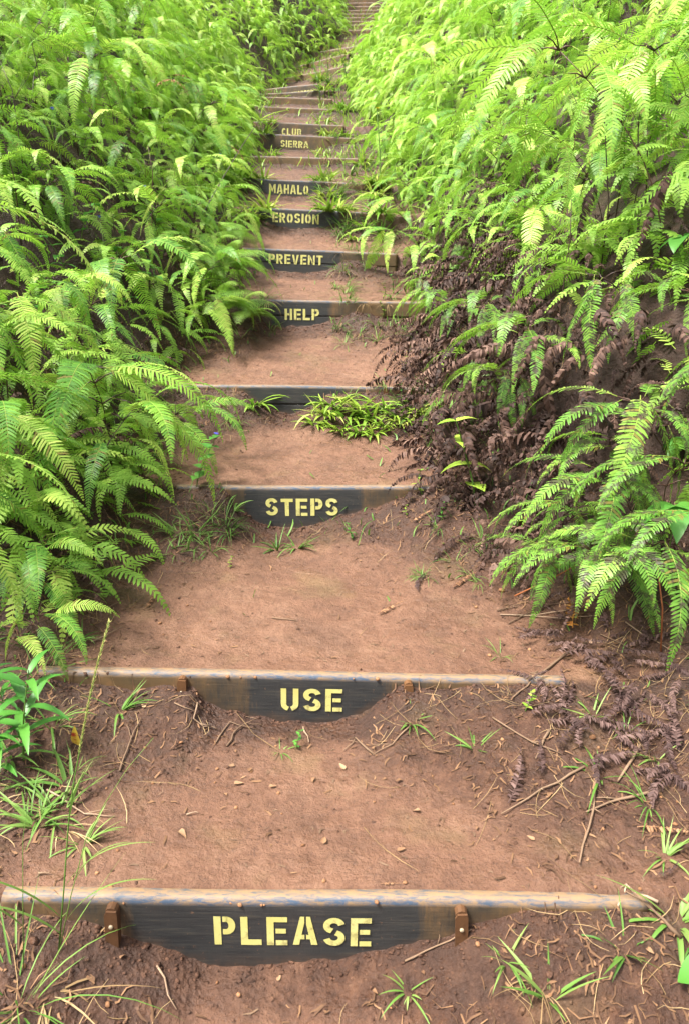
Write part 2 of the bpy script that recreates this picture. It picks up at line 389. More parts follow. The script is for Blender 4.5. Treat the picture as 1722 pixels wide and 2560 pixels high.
def T(x, y, full=False):
    c = xc(y); d = x - c; side = -1 if d < 0 else 1
    d0 = abs(d) - hw(y, side)
    zs, m, v = stepped(x, y)
    wgt = sstep(-.08, .42, d0)
    z = lerp(zs, ramp(y), wgt) + bank(d0, y, side)
    rough = clamp(.25 + min(1, m)*.9 + sstep(-.25, .1, d0)*.9)
    z += nz(x, y, 2.1, 3.1)*.018*(1 + 1.5*wgt) + rough*(nz(x, y, 9, 7.7)*.016 + nz(x, y, 27, 1.3)*.010) + nz(x, y, 48, 5.5)*.0030
    if wgt > 0: z += wgt*nz(x, y, .9, 9.1)*.14
    if full: return z, m, wgt, d0
    return z
def on_ground(px, py):
    d = ray(px, py); t = 1.0; o = Vector((0, 0, EYE)); prev = 1.0
    while t < 60:
        p = o + d*t
        if p.z < T(p.x, p.y):
            a, b_ = prev, t
            for _ in range(18):
                mid = (a + b_)/2; q = o + d*mid
                if q.z < T(q.x, q.y): b_ = mid
                else: a = mid
            q = o + d*b_
            return Vector((q.x, q.y, T(q.x, q.y)))
        prev = t; t += .03
    return o + d*10
def project(p):
    c, s = math.cos(PITCH), math.sin(PITCH); v = Vector(p) - Vector((0, 0, EYE))
    zc = v.y*c - v.z*s
    if zc < .05: return None
    return 861 + FPX*v.x/zc, 1280 - FPX*(v.y*s + v.z*c)/zc, zc
def in_view(p, mar=180):
    q = project(p)
    return q is not None and -mar < q[0] < 1722 + mar and -mar < q[1] < 2560 + mar

# ------------------------------------------------------------------ ground sheet (path + hillside share their edge)
offs = []
o_ = 0.0
while o_ < 45:
    offs.append(o_)
    o_ += .019 if o_ < 1.25 else .035 if o_ < 1.9 else .09 if o_ < 4 else .35 if o_ < 10 else 3.0
cols = sorted(set([-q for q in offs] + offs)); NC = len(cols)
rows = []   # (kind, i, v)
def seg_rows(i, L, y):
    n = max(4, int(L/max(.019, .0055*y)))
    return [(k/n) for k in range(n + 1)]
grid = []; trodA = []; damp_shadeA = []
def add_row(yfun):
    for cx_ in cols:
        x = cx_; y = yfun(x)
        for _ in range(6):          # columns follow the centre line of the path, rows the step boards
            x = xc(y) + cx_; y = yfun(x)
        z, m, wg, d0 = T(x, y, True)
        grid.append((x, y, z)); 
        trodA.append(clamp(1.05 - m*1.2 - wg*1.6 - sstep(-.2, .12, d0)*.55 - .55*sstep(8.5, 12, y))); damp_shadeA.append(clamp(wg*.8 + sstep(.1, .6, d0)*.8*sstep(2.6, 3.6, y) + m*.35 + .25*sstep(8.5, 12, y)))  # second mask: bank terms paint shade below ferns, mound term is wet soil
nrows = 0
for yv in [-300, -60, -14, -6, -3, -1.5, -.6, -.2, 0, .15, .3, .4, .5, .6, .7]:
    add_row(lambda c, yv=yv: yv); nrows += 1
y0 = .75
for i in range(NB):
    L = BOARDS[i]['c'].y - (y0 if i == 0 else BOARDS[i-1]['c'].y + BT)
    vs = seg_rows(i, L, BOARDS[i]['c'].y)
    for v in vs:
        if i == 0: f = (lambda c, v=v: lerp(y0, bY(0, c) - .0005, v))
        else: f = (lambda c, v=v, i=i: lerp(bY(i-1, c) + BT + .003, bY(i, c) - .0005, v))
        add_row(f); nrows += 1
for k in range(1, 60):
    yv = ylast + BT + .003 + .2*k*(1 + k*.05)
    add_row(lambda c, yv=yv: yv); nrows += 1
add_row(lambda c: 330.0); nrows += 1
G = np.array(grid, np.float32)
def ground_mesh(name, c0, c1):
    idx = np.arange(nrows*NC).reshape(nrows, NC)[:, c0:c1+1]
    V = G[idx.ravel()]; n = c1 - c0 + 1
    q = np.arange(nrows*n).reshape(nrows, n)
    F = np.stack([q[:-1, :-1], q[:-1, 1:], q[1:, 1:], q[1:, :-1]], -1).reshape(-1, 4)
    me = np_mesh(name, V, F, MUD, dict(trod=np.array(trodA, np.float32)[idx.ravel()], damp_shade=np.array(damp_shadeA, np.float32)[idx.ravel()]))
    return me
def np_mesh(name, V, F, mat, attrs=None, smooth=True):
    """V (n,3); F list of arrays with equal corner counts or one (m,k) array"""
    Fs = F if isinstance(F, list) else [F]
    me = bpy.data.meshes.new(name)
    loops = np.concatenate([f.ravel() for f in Fs]).astype(np.int32)
    tot = np.concatenate([np.full(len(f), f.shape[1], np.int32) for f in Fs])
    st = np.concatenate([[0], np.cumsum(tot)[:-1]]).astype(np.int32)
    me.vertices.add(len(V)); me.vertices.foreach_set('co', np.asarray(V, np.float32).ravel())
    me.loops.add(len(loops)); me.loops.foreach_set('vertex_index', loops)
    me.polygons.add(len(tot)); me.polygons.foreach_set('loop_start', st)
    me.update(calc_edges=True)
    if attrs:
        for k, a in attrs.items():
            at = me.attributes.new(k, 'FLOAT', 'POINT'); at.data.foreach_set('value', np.asarray(a, np.float32))
    me.materials.append(mat)
    if smooth: me.polygons.foreach_set('use_smooth', np.ones(len(tot), bool))
    me.validate(); return me
cl = min(range(NC), key=lambda k: abs(cols[k] + .95)); cr = min(range(NC), key=lambda k: abs(cols[k] - .95))
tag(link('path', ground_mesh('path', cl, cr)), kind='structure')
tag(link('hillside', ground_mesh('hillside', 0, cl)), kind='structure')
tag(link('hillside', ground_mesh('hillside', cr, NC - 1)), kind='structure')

# ------------------------------------------------------------------ stencil lettering
def arc(cx, cy, rx, ry, a0, a1, n=9):
    return [(cx + rx*math.cos(R(lerp(a0, a1, k/n))), cy + ry*math.sin(R(lerp(a0, a1, k/n)))) for k in range(n + 1)]
def rect(x0, y0, x1, y1): return ('p', [(x0, y0), (x1, y0), (x1, y1), (x0, y1)])
W_ = .19
GL = {
 'P': (.60, [rect(0, 0, .2, 1), ('s', [(.25, .9), (.36, .9)] + arc(.36, .68, .15, .22, 90, -90) + [(.25, .46)])]),
 'L': (.58, [('p', [(0, 0), (.58, 0), (.58, .2), (.2, .2), (.2, 1), (0, 1)])]),
 'E': (.58, [('p', [(0, 0), (.2, 0), (.2, .82), (.58, .82), (.58, 1), (0, 1)]), ('p', [(.25, 0), (.58, 0), (.58, .18), (.25, .18)]), ('p', [(.25, .42), (.54, .42), (.54, .59), (.25, .59)])]),
 'A': (.70, [('p', [(0, 0), (.18, 0), (.215, .20), (.33, .20), (.33, .36), (.25, .36), (.33, .78), (.33, 1), (.21, 1)]),
             ('p', [(.70, 0), (.52, 0), (.485, .20), (.38, .20), (.38, .36), (.45, .36), (.38, .74), (.38, 1), (.49, 1)])]),
 'S': (.62, [('s', arc(.31, .715, .21, .19, 10, 225, 12) + [(.25, .535)]), ('s', [(.36, .47)] + arc(.31, .285, .21, .19, 48, -170, 12))]),
 'U': (.62, [('s', [(.1, 1), (.1, .32)] + arc(.30, .32, .20, .22, 180, 258, 5)), ('s', [(.52, 1), (.52, .32)] + arc(.32, .32, .20, .22, 0, -78, 5))]),
 'T': (.60, [('p', [(.2, 0), (.4, 0), (.4, .81), (.6, .81), (.6, 1), (0, 1), (0, .81), (.2, .81)])]),
 'H': (.62, [('p', [(0, 0), (.2, 0), (.2, .41), (.39, .41), (.39, .59), (.2, .59), (.2, 1), (0, 1)]), rect(.43, 0, .62, 1)]),
 'V': (.66, [('p', [(0, 1), (.19, 1), (.31, .32), (.31, 0), (.22, 0)]), ('p', [(.66, 1), (.47, 1), (.355, .32), (.355, 0), (.44, 0)])]),
 'N': (.66, [rect(0, 0, .17, 1), rect(.49, 0, .66, 1), ('p', [(.21, 1), (.45, .32), (.45, 0), (.21, .66)])]),
 'O': (.62, [('s', arc(.29, .5, .19, .40, 97, 263, 14)), ('s', arc(.33, .5, .19, .40, 83, -83, 14))]),
 'R': (.62, [rect(0, 0, .2, 1), ('s', [(.25, .9), (.36, .9)] + arc(.36, .70, .15, .20, 90, -90) + [(.25, .50)]), ('p', [(.27, .38), (.42, .38), (.62, 0), (.42, 0)])]),
 'I': (.20, [rect(0, 0, .2, 1)]),
 'M': (.80, [rect(0, 0, .18, 1), rect(.62, 0, .80, 1), ('p', [(.21, 1), (.385, .45), (.385, .12), (.21, .62)]), ('p', [(.59, 1), (.415, .45), (.415, .12), (.59, .62)])]),
 'C': (.60, [('s', arc(.30, .5, .20, .40, 42, 318, 18))]),
 'B': (.62, [rect(0, 0, .2, 1), ('s', [(.25, .91), (.36, .91)] + arc(.36, .735, .15, .175, 90, -75)), ('s', [(.25, .09), (.36, .09)] + arc(.36, .275, .15, .185, -90, 78))]),
}
def lettering(text, width, height, wear):
    mb = MB(); gap = .15
    tot = sum(GL[ch][0] for ch in text) + gap*(len(text) - 1); sx = width/tot; x = -tot/2
    rnd = random.Random(text)
    def V(px, py): return mb.vert(((x + px)*sx, 0, (py - .5 + jy)*height), wear=wear)
    for ch in text:
        wd, shapes = GL[ch]; jy = rnd.uniform(-.02, .02)
        for typ, pts in shapes:
            if typ == 'p': mb.face(*[V(*p) for p in pts])
            else:
                prev = None
                for k, p in enumerate(pts):
                    a = pts[max(0, k-1)]; b = pts[min(len(pts)-1, k+1)]
                    tx, ty = b[0]-a[0], b[1]-a[1]; l = math.hypot(tx, ty) or 1; nx, ny = -ty/l*W_/2, tx/l*W_/2
                    cur = (V(p[0]+nx, p[1]+ny), V(p[0]-nx, p[1]-ny))
                    if prev: mb.face(prev[0], prev[1], cur[1], cur[0])
                    prev = cur
        x += wd + gap
    return mb

# ------------------------------------------------------------------ boards
def plank(hl, z0, z1, patch, rnd, nose, e=None, cx=0, far=False):
    """profile swept along x; top nose rounded. local frame: x along, y thickness (0 = front face), z up, 0 = top"""
    mb = MB(); r = .021 if nose else .003
    prof = [(0.0, lerp(z0, z1 - r*1.15, k/10)) for k in range(11)]
    for k in range(1, 5): a = R(180 - 90*k/4); prof.append((r + r*math.cos(a), z1 - r + r*math.sin(a)))
    prof += [(BT - .004, z1), (BT, z1 - .004), (BT, z0)]
    n = 64; rings = []
    for k in range(n + 1):
        x = lerp(-hl, hl, k/n); ring = []
        for j, (py, pz) in enumerate(prof):
            if patch: dd = max(patch[0] - x, x - patch[1]); dirt = sstep(-.012, .03, dd)*.42 + sstep(.08, .55, dd)*.50
            else: dirt = .85
            if patch and far: dirt = max(dirt, .45)
            tp = 1.0 if (nose and 11 <= j <= 15) else 0.0; lip = 1.0 if j in (11, 12) else .6 if j == 10 else .25 if j == 13 else 0.0
            lw = clamp(1 - (pz + interp(x + cx, e) - .002)/.022)*.35 if e else 0
            wob = .0012*math.sin(x*7 + rnd*9)
            ring.append(mb.vert((x, py + wob, pz + .0015*math.sin(x*5.3 + rnd*4)), dirt=dirt, top=tp, low=lw, lip=lip if nose else 0))
        rings.append(ring)
    m = len(prof)
    for a, b in zip(rings, rings[1:]):
        for j in range(m): mb.face(a[j], b[j], b[(j+1) % m], a[(j+1) % m])
    mb.face(*rings[0]); mb.face(*rings[-1][::-1])
    return mb

LABELS = ['nearest dark step board stencilled PLEASE, two rusty stakes in front', 'dark step board stencilled USE with two short stakes',
 'dark step board stencilled STEPS above a tuft of grass', 'blank dark two-plank step board behind the yellow-green grass clump', 'two-plank step board stencilled HELP',
 'two-plank step board stencilled PREVENT', 'step board stencilled EROSION', 'step board stencilled MAHALO', 'blank brown step board between MAHALO and SIERRA',
 'brown step board with faded SIERRA stencil', 'step board stencilled CLUB just behind SIERRA', 'blank step board next above CLUB with soil heaped on it',
 'blank brown step board second above CLUB', 'brown step board directly below the faded CHAPTER board', 'brown step board with faded half-hidden CHAPTER stencil',
 'tilted brown step board where the stair turns right', 'upper tilted brown step board half under ferns', 'overgrown step board among weeds below the top flight', 'step board at the foot of the steep top flight']
for i, b in enumerate(BOARDS):
    root = empty('step_board', b['c']); root.rotation_euler = (0, -b['roll'], b['yaw'])
    if i < len(LABELS): tag(root, LABELS[i], 'step board', 'step boards up the trail')
    else: tag(root, 'plain brown step board in the steep top flight at the top of the stair', 'step board', 'step boards of the steep top flight')
    pt = None
    if b['patch']:
        pt = tuple(on_plane(p, b['L'][1], b['c'].y).x - b['c'].x for p in b['patch'])
    hgt = .30 if not b.get('stack') else .26
    if b.get('planks') == 2:
        link('plank', plank(b['hl'], -.137, 0, pt, i*.7, True, b['e'], b['c'].x, i > 8).mesh('plank', M_BOARD), root)
        link('plank', plank(b['hl'] - .004, -.30, -.1405, pt, i*.7 + 2, False, b['e'], b['c'].x).mesh('plank', M_BOARD), root, (0, .0015, 0))
    else:
        link('plank', plank(b['hl'], -hgt, 0, pt, i*.7, True, b['e'], b['c'].x, i > 8).mesh('plank', M_BOARD), root)
    if b['text']:
        tx, x0, x1, ya, yb, wear = b['text']
        p0 = on_plane(x0, ya, b['c'].y); p1 = on_plane(x1, yb, b['c'].y)
        mb = lettering(tx, p1.x - p0.x, abs(p0.z - p1.z), wear)
        mx, mz = (p0.x + p1.x)/2 - b['c'].x, (p0.z + p1.z)/2 - b['c'].z
        link('lettering', mb.mesh('lettering', M_PAINT, False), root, (mx, -.0026, mz - math.tan(b['roll'])*mx))
    stakes = {0: [(284, 1.0), (1150, 1.0)], 1: [(458, .9), (1020, .25)], 3: [(963, .3)]}.get(i, [])
    for px, hh in stakes:
        xs = on_plane(px, b['L'][1], b['c'].y).x - b['c'].x
        mb = MB()  # angle iron: front flange plus a side flange, bevelled top
        for (x0, x1, y0_, y1_, dz) in ((-.018, .018, -.032, -.026, 0), (.012, .018, -.0255, -.004, -.002)):
            ids = []
            for zz, dx in ((-.36, 0), (-.012 + dz - .012, 0), (-.012 + dz, .006)):
                ids.append([mb.vert((xx, yy, zz)) for xx, yy in ((x0 + (dx if x0 < 0 else 0), y0_), (x1 - dx*.4, y0_), (x1 - dx*.4, y1_), (x0 + (dx if x0 < 0 else 0), y1_))])
            for A, B in zip(ids, ids[1:]):
                for k in range(4): mb.face(A[k], A[(k+1) % 4], B[(k+1) % 4], B[k])
            mb.face(*ids[0][::-1]); mb.face(*ids[-1])
        mb.tube([(0, -.026, -.02), (0, -.003, -.02)], [.0165, .0175], 10)
        st = link('stake', mb.mesh('stake', M_RUST, False), root, (xs, 0, -.004), (0, R(-3 if px > 500 else 2), 0))
        bm_ = MB(); bm_.tube([(0, -.0318, -.062), (0, -.0362, -.062), (0, -.0375, -.062)], [.0065, .0062, .003], 8)
        link('bolt', bm_.mesh('bolt', M_BOLT), st)

# ------------------------------------------------------------------ fern fronds
def frond(L, Wd, a0, bend, n=30, seed=0, curl=.25, twist=0.0, side=0.0, fill=.72, dead=0.0, arr=False, simple=False):
    rnd = random.Random(seed); mb = MB()
    NS = 26 if not simple else 10
    pts = []; p = Vector((0, 0, 0)); ds = L/NS
    for k in range(NS + 1):
        s = k/NS; a = R(a0 - bend*s**1.25); yw = R(side)*s
        t = Vector((math.cos(a)*math.cos(yw), math.cos(a)*math.sin(yw), math.sin(a)))
        sd = Vector((-math.sin(yw), math.cos(yw), 0)); tw = R(twist)*s
        nr = t.cross(sd); sd2 = sd*math.cos(tw) + nr*math.sin(tw); nr = t.cross(sd2)
        pts.append((p.copy(), t, sd2, nr)); p = p + t*ds
    def at(s):
        f = clamp(s)*NS; k = min(NS - 1, int(f)); g = f - k; A, B = pts[k], pts[k+1]
        return A[0].lerp(B[0], g), A[1].lerp(B[1], g).normalized(), A[2].lerp(B[2], g).normalized(), A[3].lerp(B[3], g).normalized()
    rr = .0016 if not simple else .0022
    if simple:
        prev = None
        for k in range(0, NS + 1, 2):
            q, t, sd, nr = pts[k]; wv = rr*(1.2 - k/NS)
            cur = (mb.vert(q + sd*wv, rnd=.5, tip=k/NS, rib=.6), mb.vert(q - sd*wv, rnd=.5, tip=k/NS, rib=.6))
            if prev: mb.face(prev[0], prev[1], cur[1], cur[0])
            prev = cur
    else:
        mb.tube([q[0] for q in pts[::2]], [rr*(1.25 - k/NS) for k in range(0, NS + 1, 2)], 4, rnd=.5, tip=.3, rib=.8)
    sp = L*.93/n
    for k in range(n):
        s = .05 + .94*(k + .5)/n
        prf = min(1, (s/.16)**.6) * (1 - max(0, (s - .30)/.70)**1.35)
        for sg in (-1, 1):
            if rnd.random() < .02 + dead*.12: continue
            ll = Wd/2*(prf*.97 + .04)*rnd.uniform(.96, 1.03)
            q, t, sd, nr = at(s + rnd.uniform(-.06, .06)/n)
            th = R(74 - 24*s + rnd.uniform(-5, 5))
            v_ang = R(rnd.uniform(-3, 7) + (9 if not dead else rnd.uniform(-30, 40)))
            d = (t*math.cos(th) + sd*sg*math.sin(th)); d = (d*math.cos(v_ang) + nr*math.sin(v_ang)).normalized()
            wx = t - d*t.dot(d)
            if wx.length < 1e-5: continue
            wx.normalize()
            if dead: wx = (wx*math.cos(R(rnd.uniform(-70, 70))) + d.cross(wx)*math.sin(R(rnd.uniform(-70, 70)))).normalized()
            wv = sp*fill*.5*rnd.uniform(.85, 1.1)
            c_ = curl*rnd.uniform(.75, 1.25)
            rv = rnd.random()
            def P(u, wid):
                cc = c_*u*u
                return q + d*(ll*(u - .35*abs(c_)*u*u)) - nr*(ll*cc) + t*(ll*.10*u*u), wid
            prof = ((0, 1.05), (.55, 1.0), (.86, .72)) if not simple else ((0, 1.0), (.7, .9))
            prev = None
            for u, wd in prof:
                c0, _ = P(u, wd)
                cur = (mb.vert(c0 + wx*wv*wd, rnd=rv, tip=s*.6 + .4*u*u, rib=0), mb.vert(c0 - wx*wv*wd, rnd=rv, tip=s*.6 + .4*u*u, rib=0))
                if prev: mb.face(prev[0], prev[1], cur[1], cur[0])
                prev = cur
            c1, _ = P(1.0, 0); e = mb.vert(c1, rnd=rv, tip=s*.6 + .4, rib=0); mb.face(prev[0], prev[1], e)
    return mb
FP = []   # (mesh by material, a0)
SPEC = [(30, 105), (15, 95), (5, 100), (-10, 80), (-30, 58), (-50, 38), (40, 135), (20, 75), (0, 70), (-20, 68)]
def fam(mat, name, dead=0.0, curl=.25, fill=.54, Wk=1.0, n=35):
    out = []
    for k, (a0, bd) in enumerate(SPEC):
        rd = random.Random(k*31 + 5)
        mb = frond(.45, (.112 + .022*rd.random())*Wk, a0, bd, n, k*7 + 1, curl, rd.uniform(-35, 35)*(1 + 2*dead), rd.uniform(-25, 25)*(1 + 2*dead), fill, dead)
        out.append(mb.mesh('frond', mat))
    return out
F_GREEN = fam(M_FERN, 'g'); F_SPOT = fam(M_FERNSPOT, 's', fill=.62, n=34)
F_DEAD = fam(M_DEAD, 'd', .2, .8, .9, .62, 32)

def stem_mesh(pts, r0=.0028, r1=.0015):
    mb = MB()
    for poly in pts: mb.tube(poly, [lerp(r0, r1, k/(len(poly)-1)) for k in range(len(poly))], 5, rnd=.4)
    return mb.mesh('stem', M_STEM)
def arch(seed, h, lean, F, extra=0):
    rnd = random.Random(seed)
    root = empty('fern')
    polys = []
    def sp(t): return Vector((lean*t**1.8, .06*math.sin(t*3 + seed), h*(t - .12*t*t)))
    polys.append([sp(k/7) for k in range(8)])
    nodes = [(.62, [(-95, .8), (85, .85)]), (.85, [(-60, .95), (115, .85), (35, .8)]), (1.0, [(-75, 1), (-28, 1.08), (30, 1.1), (78, 1.0), (170, .75)])]
    fl = []
    for t, ys in nodes:
        b = sp(t)
        for yw, sc in ys:
            yw = R(yw + rnd.uniform(-20, 20)); pl = rnd.uniform(.035, .09)
            e = b + Vector((math.cos(yw)*pl, math.sin(yw)*pl, pl*rnd.uniform(.05, .6)))
            polys.append([b, b.lerp(e, .5) + Vector((0, 0, .006)), e])
            fl.append((e, yw + rnd.uniform(-.3, .3), sc*rnd.uniform(.85, 1.15), rnd.randrange(len(F))))
    link('stem', stem_mesh(polys), root)
    for e, yw, sc, k in fl:
        link('frond', F[k], root, e, (R(rnd.uniform(-18, 18)), R(rnd.uniform(-8, 12)), yw), sc)
    return root
ARCH = [arch(11, .50, .22, F_GREEN), arch(12, .62, .30, F_GREEN), arch(13, .42, .25, F_GREEN), arch(14, .72, .36, F_GREEN), arch(15, .34, .20, F_GREEN), arch(16, .55, .12, F_GREEN)]
ARCHS = [arch(21, .36, .25, F_SPOT), arch(22, .46, .30, F_SPOT), arch(23, .28, .22, F_SPOT)]
used = set()
def plant(A, k, loc, rz, sc, label, group, tilt=(0, 0)):
    src = A[k]
    if (id(A), k) not in used: o = src; used.add((id(A), k))
    else: o = copy_tree(src)
    o.location = loc; o.rotation_euler = (tilt[0], tilt[1], rz); o.scale = (sc, sc, sc)
    tag(o, label, 'fern', group); return o

rnd = random.Random(77)
pts_used = []
def far_enough(x, y, dmin):
    for (a, b) in pts_used:
        if (a - x)**2 + (b - y)**2 < dmin*dmin: return False
    return True
LBL = {-1: ('green fern in the thick bank of ferns on the left of the stair', 'ferns on the left bank'), 1: ('green fern in the thick bank of ferns on the right of the stair', 'ferns on the right bank')}
cnt = {-1: 0, 1: 0}; tries = 0; WEED = on_ground(492, 1222)
while (cnt[-1] < 140 or cnt[1] < 125) and tries < 20000:
    tries += 1
    y = 2.7 + 8.8*rnd.random()**1.25
    side = rnd.choice((-1, 1))
    if cnt[side] >= (140 if side < 0 else 125): continue
    d0 = -.02 + 3.1*rnd.random()**1.2
    x = xc(y) + side*(hw(y, side) + d0)
    if side < 0 and y < 3.5 and d0 < .34: continue
    if side < 0 and y > 4.4 and d0 < .14: continue
    if math.hypot(x - WEED.x, y - WEED.y + .1) < .55: continue
    if side > 0 and y < 3.15: continue
    if side > 0 and d0 < (.95 if y < 5.6 else .42) and y < 7.2: continue     # the dead skirt lies here
    if not in_view((x, y, T(x, y) + .35), 190): continue
    if not far_enough(x, y, .24 + .018*y): continue
    cl_ = nz(x, y, 2.1, 4.4)
    if cl_ < -.30 and y > 3.6: continue
    pts_used.append((x, y)); cnt[side] += 1
    base = (math.pi if side > 0 else 0) + rnd.uniform(-1.7, 1.7) - (.5 if side > 0 else -.5)*0
    base += -side*0 + (-.35 if side < 0 else .35)
    low = side > 0 and y < 4.2
    if d0 < .25: k = rnd.choice((2, 4, 0))
    else: k = rnd.randrange(6)
    sc = rnd.uniform(.9, 1.5)*(1 + .5*cl_)*(.8 if d0 < .4 and side < 0 and y > 4.2 else 1)
    if low and d0 < 1.2:
        plant(ARCHS, rnd.randrange(3), (x, y, T(x, y) - .02), base, sc, 'blotched green fern low on the right bank beside the brown dead fronds', 'blotched ferns on the right bank')
    else:
        plant(ARCH, k, (x, y, T(x, y) - .02), base, sc, *LBL[side])

# ------------------------------------------------------------------ the mass of ferns beyond and under the single plants (stuff)
def proto_arrays(mb):
    V = np.array(mb.v, np.float32); n = len(V)
    at = {k: np.array([mb.a[k].get(i, 0) for i in range(n)], np.float32) for k in ('rnd', 'tip', 'rib')}
    q = np.array([f for f in mb.f if len(f) == 4], np.int32); t = np.array([f for f in mb.f if len(f) == 3], np.int32)
    return V, q, t, at
class Mass:
    def __init__(s): s.V = []; s.Q = []; s.T = []; s.A = {'rnd': [], 'tip': [], 'rib': []}; s.n = 0
    def add(s, pr, loc, rz, ry, rx, sc, rv):
        V, q, t, at = pr
        M = np.array((Matrix.Translation(loc) @ Euler((rx, ry, rz)).to_matrix().to_4x4() @ Matrix.Scale(sc, 4)))
        s.V.append(V @ M[:3, :3].T.astype(np.float32) + M[:3, 3].astype(np.float32))
        s.Q.append(q + s.n); s.T.append(t + s.n)
        s.A['rnd'].append(np.clip(at['rnd']*.35 + rv, 0, 2.4)); s.A['tip'].append(at['tip']); s.A['rib'].append(at['rib']); s.n += len(V)
    def build(s, name, mat):
        F = [np.concatenate(s.Q)] + ([np.concatenate(s.T)] if len(np.concatenate(s.T)) else [])
        return link(name, np_mesh(name, np.concatenate(s.V), F, mat, {k: np.concatenate(v) for k, v in s.A.items()}))
LOW = [proto_arrays(frond(.43, .110, a0, bd, 21, k*3 + 2, .25, 10*(k % 3 - 1), 12*(k % 2), .60, 0, simple=True)) for k, (a0, bd) in enumerate(SPEC)]
LOWD = [proto_arrays(frond(.36, .062, a0, bd, 22, k*3 + 2, .6, 30*(k % 3 - 1), 32*(k % 2), .9, .5, simple=True)) for k, (a0, bd) in enumerate(SPEC)]
mass = Mass(); dead = Mass()
rnd = random.Random(5)
nm = 0; tries = 0
while nm < 13500 and tries < 200000:
    tries += 1
    qq = rnd.random(); y = 2.9 + 10*rnd.random()**1.3 if qq < .30 else 9 + 27*rnd.random()**1.2 if qq < .7 else 13 + 20*rnd.random()
    side = rnd.choice((-1, 1)); d0 = .05 + (3.2 + .12*y)*rnd.random()**1.1
    x = xc(y) + side*(hw(y, side) + d0)
    if side > 0 and d0 < (.85 if y < 5.6 else .45) and y < 7.4: continue
    z = T(x, y)
    if not in_view((x, y, z + .4), 160 if y > 9 else 700): continue
    far = sstep(8, 14, y); cl_ = nz(x, y, 2.1, 4.4) if y < 10 else nz(x, y, 1.2, 4.4)
    if cl_ < -.20 and rnd.random() < .75: continue
    hgt = rnd.uniform(.05, .36) if rnd.random() > far else rnd.uniform(.2, .85)
    hgt *= (.45 + .55*sstep(.0, .5, d0))*(.75 + 1.1*max(-.3, cl_))
    rz = (math.pi if side > 0 else 0) + rnd.uniform(-2.0, 2.0)
    mass.add(rnd.choice(LOW), (x, y, z + hgt), rz, R(rnd.uniform(-15, 15)), R(rnd.uniform(-25, 25)), rnd.uniform(.75, 1.25)*(1 + .25*far), rnd.uniform(0, .45) if rnd.random() > .45 + .55*far else rnd.uniform(0, 1.3)); nm += 1
o = mass.build('fern_thicket', m_fern('fern_thicket', brown=False, stops=[(.0, (.015, .055, .012)), (.25, (.05, .15, .022)), (.5, (.12, .28, .036)), (.8, (.26, .44, .065)), (1, (.38, .50, .10))]))  # greens darker than the single ferns: shade of the gaps put into the colour
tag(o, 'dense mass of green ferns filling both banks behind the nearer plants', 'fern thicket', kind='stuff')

# ------------------------------------------------------------------ dead brown fern skirt on the right bank
rnd = random.Random(9)
for k in range(520):
    y = 3.2 + 5.2*rnd.random()**1.2; d0 = -.10 + .95*rnd.random()
    x = xc(y) + (hw(y, 1) + d0); z = T(x, y)
    dead.add(rnd.choice(LOWD), (x, y, z + rnd.uniform(.02, .42)*sstep(-.1, .35, d0) + .02), math.pi + rnd.uniform(-1.6, 1.6), R(rnd.uniform(-10, 30)), R(rnd.uniform(-40, 40)), rnd.uniform(.8, 1.3), rnd.uniform(0, 1.2))
for k in range(1900):
    y = 2.9 + 20*rnd.random()**1.3; side = rnd.choice((-1, 1)); d0 = .05 + 2.6*rnd.random()
    x = xc(y) + side*(hw(y, side) + d0); z = T(x, y)
    dead.add(rnd.choice(LOWD), (x, y, z + rnd.uniform(.0, .25)), rnd.uniform(0, 6.28), R(rnd.uniform(-10, 30)), R(rnd.uniform(-40, 40)), rnd.uniform(.6, 1.0), rnd.uniform(0, 1.2))
o = dead.build('dead_fern_thatch', M_DEAD)
tag(o, 'tangled thatch of dead brown fern fronds under the green ferns', 'dead ferns', kind='stuff')
usedd = []
for k_, (px, py, rz_, sc_) in enumerate([(1420, 1460, 4.1, .9), (1490, 1500, 4.2, 1.0), (1520, 1450, 4.2, 1.2), (1630, 1480, 4.4, 1.2), (1440, 1385, 4.2, .95), (1510, 1370, 4.2, 1.1), (1580, 1330, 4.1, 1.3), (1680, 1330, 4.3, 1.2), (1560, 1200, 3.9, 1.2), (1660, 1180, 4.0, 1.4), (1700, 1440, 4.4, 1.1)]):
    p_ = on_ground(px, py)
    plant(ARCHS, k_ % 3, p_ - Vector((0, 0, .02)), rz_, sc_*.84, 'blotched green fern low on the right bank beside the brown dead fronds', 'blotched ferns on the right bank')
for k_, (px, py, rz_, sc_) in enumerate([(15, 1660, .6, .7), (40, 1560, .2, .65), (20, 1480, .1, .8)]):
    p_ = on_ground(px, py)
    plant(ARCH, (4, 2, 4)[k_], p_ - Vector((0, 0, .02)), rz_, sc_, 'green fern at the left edge low beside the USE board end', 'ferns at the left edge by USE')
for k_, (px, py, rz_, sc_) in enumerate([(1130, 800, 3.0, .8), (1190, 860, 3.4, .8), (1240, 960, 3.2, .8), (1090, 760, 2.6, .75), (1280, 900, 3.6, .9), (1330, 1020, 3.3, .9), (1210, 1060, 3.0, .6), (1400, 1000, 3.5, 1.0)]):
    p_ = on_ground(px, py)
    plant(ARCHS, k_ % 3, p_ - Vector((0, 0, .02)), rz_, sc_, 'sparse yellowing green fern growing out of the brown dead ferns', 'sparse ferns in the dead thatch')
def dead_frond(loc, rz, sc, label, group, k, F=F_DEAD, rx=0, ry=0, name='dead_frond'):
    o = link(name, F[k % len(F)], None, loc, (rx, ry, rz), sc)
    return tag(o, label, 'dead frond', group)
n = 0
